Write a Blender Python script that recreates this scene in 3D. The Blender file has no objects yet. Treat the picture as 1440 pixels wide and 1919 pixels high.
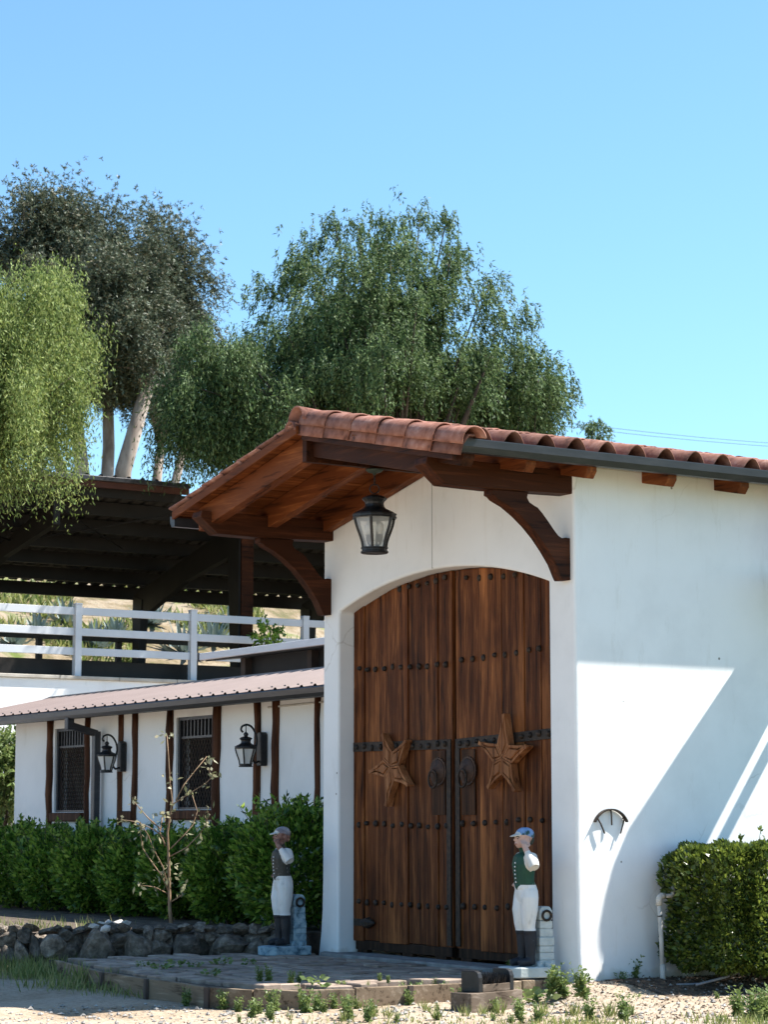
import bpy, bmesh, math, random
import numpy as np
from mathutils import Vector, Matrix
rad = math.radians
random.seed(7)
RNG = np.random.default_rng(11)
scene = bpy.context.scene
COL = scene.collection

# ------------------------------------------------------------------ camera
CAM = np.array([16.35067, -12.47396, 1.35])
PITCH, YAW, FPX = 0.13448, -1.002359, 4296.03
cd = bpy.data.cameras.new('camera')
cam = bpy.data.objects.new('camera', cd)
COL.objects.link(cam)
cam.location = CAM
cam.rotation_euler = (math.pi / 2 + PITCH, 0, -YAW)
cd.sensor_fit = 'HORIZONTAL'
cd.sensor_width = 24.0
cd.lens = FPX / 1440 * 24.0
cd.clip_start, cd.clip_end = 0.3, 3000
cd.dof.use_dof = True
cd.dof.focus_distance = 22.5
cd.dof.aperture_fstop = 5.0
scene.camera = cam

# ------------------------------------------------------------------ light
SUN = Vector((0.268, 0.62, 1.0)).normalized()
ELEV = math.asin(SUN.z)
AZ = math.atan2(SUN.x, SUN.y)
world = bpy.data.worlds.new('World')
scene.world = world
world.use_nodes = True
wn = world.node_tree
bg = wn.nodes['Background']
sky = wn.nodes.new('ShaderNodeTexSky')
sky.sky_type = 'NISHITA'
sky.sun_disc = False
sky.sun_elevation = ELEV
sky.sun_rotation = AZ
sky.altitude = 100
sky.air_density = 1.0
sky.dust_density = 0.6
sky.ozone_density = 1.6
tint = wn.nodes.new('ShaderNodeMix')
tint.data_type = 'RGBA'
tint.blend_type = 'MULTIPLY'
tint.inputs[0].default_value = 1.0
tint.inputs[7].default_value = (0.76, 1.02, 1.12, 1)
wn.links.new(sky.outputs[0], tint.inputs[6])
wn.links.new(tint.outputs[2], bg.inputs[0])
bg.inputs[1].default_value = 0.082
sl = bpy.data.lights.new('sun', 'SUN')
sl.energy = 5.0
sl.angle = rad(0.53)
sl.color = (1.0, 0.955, 0.89)
sun = bpy.data.objects.new('sun', sl)
COL.objects.link(sun)
sun.rotation_euler = (-SUN).to_track_quat('-Z', 'Y').to_euler()
scene.view_settings.view_transform = 'Standard'
scene.view_settings.look = 'None'
scene.view_settings.exposure = 1.47
scene.view_settings.gamma = 1.0
scene.view_settings.use_curve_mapping = False
scene.cycles.max_bounces = 8
scene.cycles.transparent_max_bounces = 12

# ------------------------------------------------------------------ helpers
_fw = np.array([math.cos(PITCH) * math.sin(YAW), math.cos(PITCH) * math.cos(YAW), math.sin(PITCH)])
_r = np.array([math.cos(YAW), -math.sin(YAW), 0.0])
_u = np.cross(_r, _fw)


def at(x, y, ax, val):
    """world point seen at photo position x, y on the world plane axis ax = val"""
    d = _fw * FPX + _r * (x - 720) - _u * (y - 959.5)
    return CAM + d * ((val - CAM[ax]) / d[ax])


def away(x, y, dist):
    d = _fw * FPX + _r * (x - 720) - _u * (y - 959.5)
    return CAM + d / FPX * dist


def tag(o, label=None, cat=None, group=None, kind=None):
    if label: o['label'] = label
    if cat: o['category'] = cat
    if group: o['group'] = group
    if kind: o['kind'] = kind
    return o


def empty(name, loc, label=None, cat=None, group=None):
    o = bpy.data.objects.new(name, None)
    o.empty_display_size = 0.2
    o.location = loc
    COL.objects.link(o)
    return tag(o, label, cat, group)


def put(name, me, mat=None, parent=None, loc=None, rot=None, scale=None, world_space=True):
    """link a mesh; loc/rot/scale are world values, the parent only carries a translation"""
    o = bpy.data.objects.new(name, me)
    if mat and not me.materials:
        for m in (mat if isinstance(mat, (list, tuple)) else [mat]):
            me.materials.append(m)
    COL.objects.link(o)
    if loc is not None: o.location = loc
    if rot is not None: o.rotation_euler = rot
    if scale is not None: o.scale = scale
    if parent is not None:
        o.parent = parent
        if world_space:
            o.matrix_parent_inverse = Matrix.Translation(-parent.location)
    return o


class MB:
    def __init__(s):
        s.v, s.f = [], []

    def box(s, x0, x1, y0, y1, z0, z1):
        b = len(s.v)
        s.v += [(x, y, z) for z in (z0, z1) for y in (y0, y1) for x in (x0, x1)]
        s.f += [[b + i for i in q] for q in ((0, 2, 3, 1), (4, 5, 7, 6), (0, 1, 5, 4), (2, 6, 7, 3), (0, 4, 6, 2), (1, 3, 7, 5))]
        return s

    def bar(s, a, b, w, h, up=(0, 0, 1)):
        """rectangular bar from a to b, w sideways, h along up"""
        a, b = Vector(a), Vector(b)
        d = (b - a).normalized()
        up = Vector(up)
        sd = d.cross(up).normalized()
        u2 = sd.cross(d).normalized()
        i = len(s.v)
        for p in (a, b):
            for (m, n) in ((-1, -1), (1, -1), (1, 1), (-1, 1)):
                s.v.append(tuple(p + sd * (m * w / 2) + u2 * (n * h / 2)))
        s.f += [[i + k for k in q] for q in ((3, 2, 1, 0), (4, 5, 6, 7), (0, 1, 5, 4), (1, 2, 6, 5), (2, 3, 7, 6), (3, 0, 4, 7))]
        return s

    def tube(s, pts, rr, n=8, cap=True, twist=0.0):
        pts = [Vector(p) for p in pts]
        if not isinstance(rr, (list, tuple)): rr = [rr] * len(pts)
        i0 = len(s.v)
        ref = Vector((0.31, 0.17, 0.93))
        prev = None
        for k, p in enumerate(pts):
            d = (pts[min(k + 1, len(pts) - 1)] - pts[max(k - 1, 0)]).normalized()
            if prev is None:
                a = d.cross(ref)
                if a.length < 0.05: a = d.cross(Vector((1, 0, 0)))
            else:
                a = prev - d * prev.dot(d)
            a.normalize()
            prev = a
            b = d.cross(a)
            for j in range(n):
                t = 2 * math.pi * j / n + twist
                s.v.append(tuple(p + (a * math.cos(t) + b * math.sin(t)) * rr[k]))
        for k in range(len(pts) - 1):
            for j in range(n):
                s.f.append([i0 + k * n + j, i0 + k * n + (j + 1) % n, i0 + (k + 1) * n + (j + 1) % n, i0 + (k + 1) * n + j])
        if cap:
            s.f.append([i0 + j for j in range(n)][::-1])
            s.f.append([i0 + (len(pts) - 1) * n + j for j in range(n)])
        return s

    def lathe(s, prof, n=16, c=(0, 0, 0), twist=0.0, cap=True):
        i0 = len(s.v)
        for (r, z) in prof:
            for j in range(n):
                t = 2 * math.pi * j / n + twist
                s.v.append((c[0] + r * math.cos(t), c[1] + r * math.sin(t), c[2] + z))
        for k in range(len(prof) - 1):
            for j in range(n):
                s.f.append([i0 + k * n + j, i0 + k * n + (j + 1) % n, i0 + (k + 1) * n + (j + 1) % n, i0 + (k + 1) * n + j])
        if cap:
            s.f.append([i0 + j for j in range(n)][::-1])
            s.f.append([i0 + (len(prof) - 1) * n + j for j in range(n)])
        return s

    def prism(s, poly, axis, a, b):
        """poly: 2-D outline in the two other axes (x,z for 1; y,z for 0; x,y for 2)"""
        def P(p, t):
            return (t, p[0], p[1]) if axis == 0 else ((p[0], t, p[1]) if axis == 1 else (p[0], p[1], t))
        i = len(s.v)
        n = len(poly)
        s.v += [P(p, a) for p in poly] + [P(p, b) for p in poly]
        s.f.append(list(range(i, i + n)))
        s.f.append(list(range(i + 2 * n - 1, i + n - 1, -1)))
        for k in range(n):
            s.f.append([i + (k + 1) % n, i + k, i + n + k, i + n + (k + 1) % n])
        return s

    def mesh(s, name, smooth=False, fix=True):
        me = bpy.data.meshes.new(name)
        me.from_pydata(s.v, [], s.f)
        if fix:
            bm = bmesh.new()
            bm.from_mesh(me)
            bmesh.ops.recalc_face_normals(bm, faces=bm.faces)
            bm.to_mesh(me)
            bm.free()
        if smooth:
            me.polygons.foreach_set('use_smooth', [True] * len(me.polygons))
        return me

    def build(s, name, mat, parent=None, smooth=False, bevel=0, seg=2):
        o = put(name, s.mesh(name, smooth), mat, parent)
        if bevel: bev(o, bevel, seg)
        return o


def bev(o, w, seg=2, ang=35):
    m = o.modifiers.new('bevel', 'BEVEL')
    m.width = w
    m.segments = seg
    m.limit_method = 'ANGLE'
    m.angle_limit = rad(ang)
    return o


def quads_mesh(name, V, nv=4):
    """V: (N, nv, 3) array -> mesh of N separate faces"""
    N = V.shape[0]
    me = bpy.data.meshes.new(name)
    me.vertices.add(N * nv)
    me.vertices.foreach_set('co', V.reshape(-1).astype(np.float32))
    me.loops.add(N * nv)
    me.loops.foreach_set('vertex_index', np.arange(N * nv, dtype=np.int32))
    me.polygons.add(N)
    me.polygons.foreach_set('loop_start', np.arange(0, N * nv, nv, dtype=np.int32))
    me.polygons.foreach_set('loop_total', np.full(N, nv, dtype=np.int32))
    me.update(calc_edges=True)
    return me


def unit(a):
    return a / np.maximum(np.linalg.norm(a, axis=-1, keepdims=True), 1e-9)


def leaf_quads(P, D, L, W, rng):
    """diamond leaves at P along D, random roll"""
    D = unit(D)
    R = rng.normal(size=P.shape)
    S = unit(np.cross(D, R))
    Nn = np.cross(S, D)
    L = np.broadcast_to(np.asarray(L, float), (len(P),))[:, None]
    W = np.broadcast_to(np.asarray(W, float), (len(P),))[:, None]
    mid = P + D * L * 0.45 + Nn * L * 0.06
    return np.stack([P, mid + S * W * 0.5, P + D * L, mid - S * W * 0.5], axis=1)


# ------------------------------------------------------------------ materials
def new_mat(name):
    m = bpy.data.materials.new(name)
    m.use_nodes = True
    return m, m.node_tree, m.node_tree.nodes['Principled BSDF']


def N(nt, kind, **kw):
    n = nt.nodes.new(kind)
    for k, v in kw.items():
        if hasattr(n, k): setattr(n, k, v)
        else: n.inputs[k].default_value = v
    return n


def coords(nt, stretch=(1, 1, 1), rnd=True):
    tc = N(nt, 'ShaderNodeTexCoord')
    mp = N(nt, 'ShaderNodeMapping')
    mp.inputs['Scale'].default_value = stretch
    nt.links.new(tc.outputs['Object'], mp.inputs['Vector'])
    if rnd:
        oi = N(nt, 'ShaderNodeObjectInfo')
        mu = N(nt, 'ShaderNodeMath', operation='MULTIPLY')
        mu.inputs[1].default_value = 37.0
        nt.links.new(oi.outputs['Random'], mu.inputs[0])
        nt.links.new(mu.outputs[0], mp.inputs['Location'])
    return mp.outputs[0]


def ramp(nt, fac, cols, pos=None):
    r = N(nt, 'ShaderNodeValToRGB')
    e = r.color_ramp.elements
    n = len(cols)
    pos = pos or [0.28 + 0.44 * i / max(1, n - 1) for i in range(n)]
    while len(e) < n: e.new(0.5)
    for i, c in enumerate(cols):
        e[i].position = pos[i]
        e[i].color = (*c, 1) if len(c) == 3 else c
    nt.links.new(fac, r.inputs[0])
    return r.outputs[0]


def mixc(nt, fac, a, b, mode='MIX'):
    m = N(nt, 'ShaderNodeMix', data_type='RGBA', blend_type=mode)
    for s, v in ((0, fac), (6, a), (7, b)):
        if hasattr(v, 'links'): nt.links.new(v, m.inputs[s])
        else: m.inputs[s].default_value = v if s == 0 else (*v, 1)
    return m.outputs[2]


def jitter(nt, col, amt):
    oi = N(nt, 'ShaderNodeObjectInfo')
    mr = N(nt, 'ShaderNodeMapRange')
    mr.inputs[3].default_value = 1 - amt
    mr.inputs[4].default_value = 1 + amt
    nt.links.new(oi.outputs['Random'], mr.inputs[0])
    h = N(nt, 'ShaderNodeHueSaturation')
    nt.links.new(mr.outputs[0], h.inputs['Value'])
    nt.links.new(col, h.inputs['Color'])
    return h.outputs[0]


def M(name, cols, scale=4.0, stretch=(1, 1, 1), rough=0.8, bump=0.15, bscale=None, detail=8, metallic=0.0, spec=0.3,
      jit=0.0, pos=None, dist=0.01, nrough=0.6):
    m, nt, b = new_mat(name)
    v = coords(nt, stretch)
    no = N(nt, 'ShaderNodeTexNoise', Scale=scale, Detail=detail, Roughness=nrough)
    nt.links.new(v, no.inputs['Vector'])
    c = ramp(nt, no.outputs['Fac'], cols, pos)
    if jit: c = jitter(nt, c, jit)
    nt.links.new(c, b.inputs['Base Color'])
    b.inputs['Roughness'].default_value = rough
    b.inputs['Metallic'].default_value = metallic
    b.inputs['Specular IOR Level'].default_value = spec
    if bump:
        n2 = N(nt, 'ShaderNodeTexNoise', Scale=bscale or scale * 4, Detail=6, Roughness=0.65)
        nt.links.new(v, n2.inputs['Vector'])
        bp = N(nt, 'ShaderNodeBump', Strength=bump, Distance=dist)
        nt.links.new(n2.outputs['Fac'], bp.inputs['Height'])
        nt.links.new(bp.outputs[0], b.inputs['Normal'])
    return m


def wood(name, dark, mid, light, axis=2, rough=0.62, jit=0.18, freq=9.0, worn=0.0, bump=0.5):
    """long grain along one axis, growth-ring bands, pale worn streaks"""
    m, nt, b = new_mat(name)
    st = [freq, freq, freq]
    st[axis] = freq * 0.05
    v = coords(nt, st)
    st2 = [1, 1, 1]
    st2[axis] = 0.12
    v2 = coords(nt, st2)
    n1 = N(nt, 'ShaderNodeTexNoise', Scale=3.0, Detail=9, Roughness=0.7, Distortion=0.4)
    nt.links.new(v, n1.inputs['Vector'])
    w = N(nt, 'ShaderNodeTexWave', Scale=2.2, Distortion=9.0, Detail=4, wave_type='BANDS', bands_direction='X')
    w.inputs['Detail Scale'].default_value = 1.6
    nt.links.new(v2, w.inputs['Vector'])
    ad = N(nt, 'ShaderNodeMath', operation='MULTIPLY_ADD')
    ad.inputs[1].default_value = 0.22
    nt.links.new(w.outputs['Fac'], ad.inputs[0])
    nt.links.new(n1.outputs['Fac'], ad.inputs[2])
    c = ramp(nt, ad.outputs[0], [dark, mid, mid, light], [0.40, 0.54, 0.66, 0.84])
    if worn:
        n3 = N(nt, 'ShaderNodeTexNoise', Scale=2.6, Detail=5, Roughness=0.55)
        nt.links.new(v2, n3.inputs['Vector'])
        f = ramp(nt, n3.outputs['Fac'], [(0, 0, 0), (1, 1, 1)], [0.56, 0.75])
        mu = N(nt, 'ShaderNodeMath', operation='MULTIPLY')
        nt.links.new(f, mu.inputs[0])
        nt.links.new(n1.outputs['Fac'], mu.inputs[1])
        mu2 = N(nt, 'ShaderNodeMath', operation='MULTIPLY')
        mu2.inputs[1].default_value = worn
        nt.links.new(mu.outputs[0], mu2.inputs[0])
        c = mixc(nt, mu2.outputs[0], c, tuple(min(1, k * 2.0) for k in light))
        n4 = N(nt, 'ShaderNodeTexNoise', Scale=1.7, Detail=5)
        nt.links.new(coords(nt, (1, 1, 0.8)), n4.inputs['Vector'])
        f4 = ramp(nt, n4.outputs['Fac'], [(0.62, 0.58, 0.56), (1, 1, 1)], [0.36, 0.55])
        c = mixc(nt, 1.0, c, f4, 'MULTIPLY')
    c = jitter(nt, c, jit)
    nt.links.new(c, b.inputs['Base Color'])
    b.inputs['Roughness'].default_value = rough
    b.inputs['Specular IOR Level'].default_value = 0.12
    bp = N(nt, 'ShaderNodeBump', Strength=bump, Distance=0.006)
    nt.links.new(n1.outputs['Fac'], bp.inputs['Height'])
    nt.links.new(bp.outputs[0], b.inputs['Normal'])
    return m


def leafmat(name, cols, transl=0.35, rough=0.5, spec=0.35):
    m, nt, b = new_mat(name)
    g = N(nt, 'ShaderNodeNewGeometry')
    n = len(cols)
    c = ramp(nt, g.outputs['Random Per Island'], cols, [i / max(1, n - 1) for i in range(n)])
    nt.links.new(c, b.inputs['Base Color'])
    b.inputs['Roughness'].default_value = rough
    b.inputs['Specular IOR Level'].default_value = spec
    t = N(nt, 'ShaderNodeBsdfTranslucent')
    hs = N(nt, 'ShaderNodeHueSaturation')
    hs.inputs['Hue'].default_value = 0.48
    hs.inputs['Value'].default_value = 1.5
    nt.links.new(c, hs.inputs['Color'])
    nt.links.new(hs.outputs[0], t.inputs['Color'])
    mx = N(nt, 'ShaderNodeMixShader')
    mx.inputs[0].default_value = transl
    nt.links.new(b.outputs[0], mx.inputs[1])
    nt.links.new(t.outputs[0], mx.inputs[2])
    nt.links.new(mx.outputs[0], nt.nodes['Material Output'].inputs['Surface'])
    return m


def stucco(name, white=(0.80, 0.80, 0.785), specks=True):
    m, nt, b = new_mat(name)
    v = coords(nt, (1, 1, 1), False)
    n1 = N(nt, 'ShaderNodeTexNoise', Scale=0.9, Detail=7, Roughness=0.6)
    nt.links.new(v, n1.inputs['Vector'])
    c = ramp(nt, n1.outputs['Fac'], [tuple(k * 0.90 for k in white), white, tuple(min(0.84, k * 1.04) for k in white)], [0.32, 0.52, 0.72])
    n2 = N(nt, 'ShaderNodeTexNoise', Scale=5.0, Detail=8, Roughness=0.7)
    nt.links.new(coords(nt, (1, 1, 0.25), False), n2.inputs['Vector'])
    st = ramp(nt, n2.outputs['Fac'], [(0.80, 0.78, 0.74), (1, 1, 1)], [0.25, 0.42])
    c = mixc(nt, 0.6, c, st, 'MULTIPLY')
    # splashed dirt in a ragged band near the ground
    tc = N(nt, 'ShaderNodeTexCoord')
    sx = N(nt, 'ShaderNodeSeparateXYZ')
    nt.links.new(tc.outputs['Object'], sx.inputs[0])
    na = N(nt, 'ShaderNodeTexNoise', Scale=3.5, Detail=6)
    nt.links.new(v, na.inputs['Vector'])
    mm = N(nt, 'ShaderNodeMath', operation='MULTIPLY_ADD')
    mm.inputs[1].default_value = -0.55
    nt.links.new(na.outputs['Fac'], mm.inputs[0])
    nt.links.new(sx.outputs['Z'], mm.inputs[2])
    d = ramp(nt, mm.outputs[0], [(0.62, 0.55, 0.46), (1, 1, 1)], [0.0, 0.09])
    mr = N(nt, 'ShaderNodeMath', operation='ADD')
    mr.inputs[1].default_value = 0.32
    nt.links.new(sx.outputs['Z'], mr.inputs[0])
    nt.links.new(mr.outputs[0], mm.inputs[2])
    c = mixc(nt, 0.7, c, d, 'MULTIPLY')
    ve = N(nt, 'ShaderNodeTexVoronoi', Scale=0.55, feature='DISTANCE_TO_EDGE')
    nd = N(nt, 'ShaderNodeTexNoise', Scale=3.0, Detail=6)
    nt.links.new(v, nd.inputs['Vector'])
    mv = mixc(nt, 0.22, (0, 0, 0), (0, 0, 0))
    mxn = mv.node
    nt.links.new(v, mxn.inputs[6])
    nt.links.new(nd.outputs['Color'], mxn.inputs[7])
    nt.links.new(mv, ve.inputs['Vector'])
    ck = ramp(nt, ve.outputs['Distance'], [(0.80, 0.78, 0.76), (1, 1, 1)], [0.0010, 0.0032])
    nm = N(nt, 'ShaderNodeTexNoise', Scale=0.8, Detail=3)
    nt.links.new(v, nm.inputs['Vector'])
    mk = ramp(nt, nm.outputs['Fac'], [(0, 0, 0), (1, 1, 1)], [0.54, 0.64])
    c = mixc(nt, mk, c, mixc(nt, 1.0, c, ck, 'MULTIPLY'))
    nr = N(nt, 'ShaderNodeTexNoise', Scale=7.0, Detail=7, Roughness=0.65)
    nt.links.new(coords(nt, (1, 1, 0.07), False), nr.inputs['Vector'])
    dr_ = ramp(nt, nr.outputs['Fac'], [(0.86, 0.83, 0.79), (1, 1, 1)], [0.26, 0.44])
    zt_ = N(nt, 'ShaderNodeMapRange')
    zt_.inputs[1].default_value, zt_.inputs[2].default_value = 3.4, 4.5
    nt.links.new(sx.outputs['Z'], zt_.inputs[0])
    c = mixc(nt, zt_.outputs[0], c, mixc(nt, 0.8, c, dr_, 'MULTIPLY'))
    if specks:
        vo = N(nt, 'ShaderNodeTexVoronoi', Scale=2.6)
        nt.links.new(v, vo.inputs['Vector'])
        s = ramp(nt, vo.outputs['Distance'], [(0.28, 0.26, 0.24), (1, 1, 1)], [0.028, 0.036])
        c = mixc(nt, 1.0, c, s, 'MULTIPLY')
    nt.links.new(c, b.inputs['Base Color'])
    b.inputs['Roughness'].default_value = 0.85
    b.inputs['Specular IOR Level'].default_value = 0.2
    nb = N(nt, 'ShaderNodeTexNoise', Scale=2.2, Detail=3)
    nt.links.new(v, nb.inputs['Vector'])
    b1 = N(nt, 'ShaderNodeBump', Strength=0.22, Distance=0.03)
    nt.links.new(nb.outputs['Fac'], b1.inputs['Height'])
    nc = N(nt, 'ShaderNodeTexNoise', Scale=45, Detail=6, Roughness=0.7)
    nt.links.new(v, nc.inputs['Vector'])
    b2 = N(nt, 'ShaderNodeBump', Strength=0.22, Distance=0.004)
    nt.links.new(nc.outputs['Fac'], b2.inputs['Height'])
    nt.links.new(b1.outputs[0], b2.inputs['Normal'])
    nt.links.new(b2.outputs[0], b.inputs['Normal'])
    return m


def glassmat(name, tint=(0.9, 0.92, 0.92), clear=0.75, rough=0.08):
    m, nt, b = new_mat(name)
    b.inputs['Base Color'].default_value = (*tint, 1)
    b.inputs['Roughness'].default_value = rough
    t = N(nt, 'ShaderNodeBsdfTransparent')
    t.inputs[0].default_value = (*tint, 1)
    mx = N(nt, 'ShaderNodeMixShader')
    mx.inputs[0].default_value = clear
    nt.links.new(b.outputs[0], mx.inputs[1])
    nt.links.new(t.outputs[0], mx.inputs[2])
    nt.links.new(mx.outputs[0], nt.nodes['Material Output'].inputs['Surface'])
    return m


STUCCO = stucco('white_stucco')
STUCCO2 = stucco('white_stucco_plain', (0.78, 0.78, 0.77), False)
DOORWOOD = wood('weathered_door_wood', (0.016, 0.005, 0.0018), (0.112, 0.034, 0.0098), (0.27, 0.10, 0.031), 2, worn=1.5, jit=0.22, freq=16)
DARKWOOD = wood('dark_lock_wood', (0.010, 0.006, 0.004), (0.028, 0.015, 0.009), (0.07, 0.035, 0.018), 2, jit=0.1)
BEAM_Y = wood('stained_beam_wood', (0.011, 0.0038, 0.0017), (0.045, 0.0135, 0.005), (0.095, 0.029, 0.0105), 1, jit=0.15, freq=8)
BEAM_X = wood('stained_lit_rafter_wood', (0.026, 0.0075, 0.0024), (0.125, 0.036, 0.011), (0.24, 0.08, 0.025), 0, jit=0.15, freq=8)  # stain with its orange brightened to stand in for bounce light
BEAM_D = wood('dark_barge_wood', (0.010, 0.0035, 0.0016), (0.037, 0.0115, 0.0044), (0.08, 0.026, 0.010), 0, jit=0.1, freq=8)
DECK = wood('soffit_board_wood', (0.04, 0.0115, 0.0035), (0.16, 0.046, 0.013), (0.27, 0.09, 0.027), 1, jit=0.3, freq=7)
STARWOOD = wood('carved_star_wood', (0.075, 0.026, 0.010), (0.235, 0.092, 0.036), (0.38, 0.175, 0.075), 2, jit=0.15, freq=10)
LOGWOOD = wood('rustic_post_wood', (0.018, 0.007, 0.004), (0.065, 0.024, 0.011), (0.13, 0.055, 0.027), 2, jit=0.2, freq=10)
EDGEWOOD = wood('weathered_edging_wood', (0.06, 0.042, 0.028), (0.19, 0.14, 0.095), (0.32, 0.25, 0.18), 0, jit=0.3, freq=7, rough=0.85)
BLOCKWOOD = wood('grey_timber', (0.035, 0.025, 0.018), (0.105, 0.08, 0.06), (0.21, 0.17, 0.135), 1, jit=0.1, freq=7, rough=0.85)
IRON = M('blackened_iron', [(0.012, 0.010, 0.009), (0.035, 0.026, 0.020), (0.07, 0.042, 0.026)], 22, rough=0.6, metallic=0.3, bump=0.3)
BLACKMETAL = M('black_lantern_metal', [(0.012, 0.012, 0.013), (0.028, 0.028, 0.030)], 20, rough=0.42, metallic=0.4, bump=0.12, spec=0.5)
GUTTER = M('charcoal_gutter_metal', [(0.016, 0.017, 0.021), (0.024, 0.025, 0.030), (0.040, 0.040, 0.044)], 3, (1, 1, 6), rough=0.38, bump=0.04, spec=0.5)
PALEGUTTER = M('pale_grey_gutter_metal', [(0.62, 0.61, 0.60), (0.74, 0.73, 0.72)], 3, (1, 1, 6), rough=0.5, bump=0.05)
TILE = M('terracotta', [(0.055, 0.025, 0.019), (0.20, 0.080, 0.052), (0.27, 0.125, 0.088), (0.35, 0.20, 0.155)], 8, rough=0.8, bump=0.3, jit=0.3, bscale=30)
PINKROOF = M('faded_red_metal_roof', [(0.15, 0.108, 0.095), (0.19, 0.14, 0.125)], 1.5, rough=0.45, bump=0.03, spec=0.4)
DIRT = None
FLAG = M('flagstone', [(0.12, 0.088, 0.066), (0.28, 0.215, 0.168), (0.42, 0.335, 0.27)], 4, rough=0.85, bump=0.5, jit=0.2, bscale=14)
ROCK = M('field_stone', [(0.045, 0.036, 0.028), (0.14, 0.115, 0.09), (0.31, 0.265, 0.215)], 4.5, rough=0.9, bump=0.9, jit=0.4, bscale=9, dist=0.03)
SOIL = M('dark_bed_soil', [(0.03, 0.022, 0.016), (0.085, 0.065, 0.048), (0.16, 0.13, 0.10)], 7, rough=0.95, bump=0.8, bscale=18, dist=0.03)
HILL = M('dry_hillside', [(0.06, 0.07, 0.02), (0.17, 0.13, 0.075), (0.26, 0.21, 0.15), (0.10, 0.13, 0.03)], 0.9, rough=0.95, bump=0.9, bscale=4, dist=0.1, pos=[0.33, 0.45, 0.55, 0.66])
CONC = M('sill_concrete', [(0.14, 0.135, 0.13), (0.30, 0.29, 0.28)], 6, rough=0.85, bump=0.3)
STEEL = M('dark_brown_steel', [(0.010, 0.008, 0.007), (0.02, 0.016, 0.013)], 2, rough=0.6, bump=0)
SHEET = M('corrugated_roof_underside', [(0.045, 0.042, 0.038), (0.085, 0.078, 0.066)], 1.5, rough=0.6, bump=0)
RUSTRED = M('rust_red_fascia', [(0.055, 0.022, 0.015), (0.10, 0.038, 0.026)], 2, rough=0.7, bump=0.1)
VINYL = M('white_vinyl', [(0.48, 0.495, 0.52), (0.56, 0.575, 0.60)], 2, rough=0.45, bump=0)
BROWNRAIL = M('brown_rail_wood', [(0.05, 0.036, 0.03), (0.10, 0.075, 0.06)], 3, rough=0.8, bump=0.2)
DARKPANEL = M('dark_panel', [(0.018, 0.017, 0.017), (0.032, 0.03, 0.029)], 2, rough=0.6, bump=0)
PVC = M('weathered_pvc', [(0.42, 0.39, 0.34), (0.60, 0.57, 0.52)], 6, rough=0.5, bump=0.05)
RUBBER = M('grey_hose_rubber', [(0.16, 0.16, 0.165), (0.26, 0.26, 0.27)], 6, rough=0.4, bump=0.05)
BARK = M('rough_bark', [(0.03, 0.022, 0.017), (0.10, 0.078, 0.062)], 6, (1, 1, 0.3), rough=0.9, bump=0.8, dist=0.03)
PALEBARK = M('pale_gum_bark', [(0.12, 0.085, 0.065), (0.27, 0.22, 0.18), (0.38, 0.33, 0.29)], 3, (1, 1, 0.35), rough=0.85, bump=0.5)
TWIG = M('tan_sapling_bark', [(0.17, 0.095, 0.05), (0.36, 0.25, 0.16)], 8, rough=0.8, bump=0.3)
PEPPER = leafmat('pepper_tree_leaves', [(0.014, 0.032, 0.011), (0.042, 0.082, 0.026), (0.115, 0.185, 0.060), (0.15, 0.20, 0.095)], 0.2, 0.6, 0.2)
PEPPER2 = leafmat('bright_pepper_tree_leaves', [(0.040, 0.072, 0.016), (0.10, 0.155, 0.036), (0.22, 0.285, 0.080), (0.25, 0.29, 0.11)], 0.28, 0.6, 0.2)
EUCA = leafmat('gum_tree_leaves', [(0.018, 0.028, 0.014), (0.048, 0.070, 0.038), (0.125, 0.155, 0.105), (0.115, 0.095, 0.045)], 0.15, 0.5, 0.25)
HEDGE = leafmat('privet_leaves', [(0.022, 0.055, 0.009), (0.060, 0.145, 0.018), (0.135, 0.26, 0.034), (0.27, 0.39, 0.070)], 0.5, 0.35, 0.5)
BOX = leafmat('clipped_hedge_leaves', [(0.022, 0.040, 0.010), (0.045, 0.075, 0.012), (0.085, 0.125, 0.020), (0.15, 0.20, 0.032)], 0.32, 0.35, 0.4)
WEED = leafmat('weed_leaves', [(0.07, 0.12, 0.03), (0.13, 0.19, 0.055), (0.20, 0.25, 0.095)], 0.3)
GRASSM = leafmat('grass_blades', [(0.08, 0.13, 0.03), (0.17, 0.21, 0.06), (0.30, 0.29, 0.12)], 0.3)
AGAVE = leafmat('agave_leaves', [(0.10, 0.145, 0.14), (0.16, 0.21, 0.20), (0.22, 0.27, 0.25)], 0.1)
YUCCA = leafmat('yucca_leaves', [(0.14, 0.19, 0.04), (0.26, 0.32, 0.08), (0.35, 0.38, 0.14)], 0.25)
SAPLEAF = leafmat('sapling_leaves', [(0.12, 0.13, 0.06), (0.22, 0.22, 0.12), (0.36, 0.34, 0.23)], 0.35)
LITTER = leafmat('leaf_litter', [(0.035, 0.024, 0.016), (0.11, 0.078, 0.05), (0.22, 0.165, 0.11)], 0.1)
PEBBLE = M('gravel', [(0.10, 0.095, 0.09), (0.28, 0.26, 0.235), (0.46, 0.43, 0.39)], 9, rough=0.9, bump=0.4)
GLASS = glassmat('clear_lantern_glass', clear=0.72)
FROST = glassmat('seeded_lantern_glass', (0.82, 0.82, 0.80), 0.28, 0.35)
BULB = M('unlit_bulb', [(0.62, 0.58, 0.52), (0.70, 0.66, 0.60)], 3, rough=0.3, bump=0)
VERD = M('verdigris_canopy', [(0.03, 0.045, 0.038), (0.06, 0.08, 0.066)], 12, rough=0.6, metallic=0.3)
COPING = M('coping_stone', [(0.30, 0.27, 0.23), (0.48, 0.44, 0.38)], 3, rough=0.85, bump=0.2)


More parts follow.
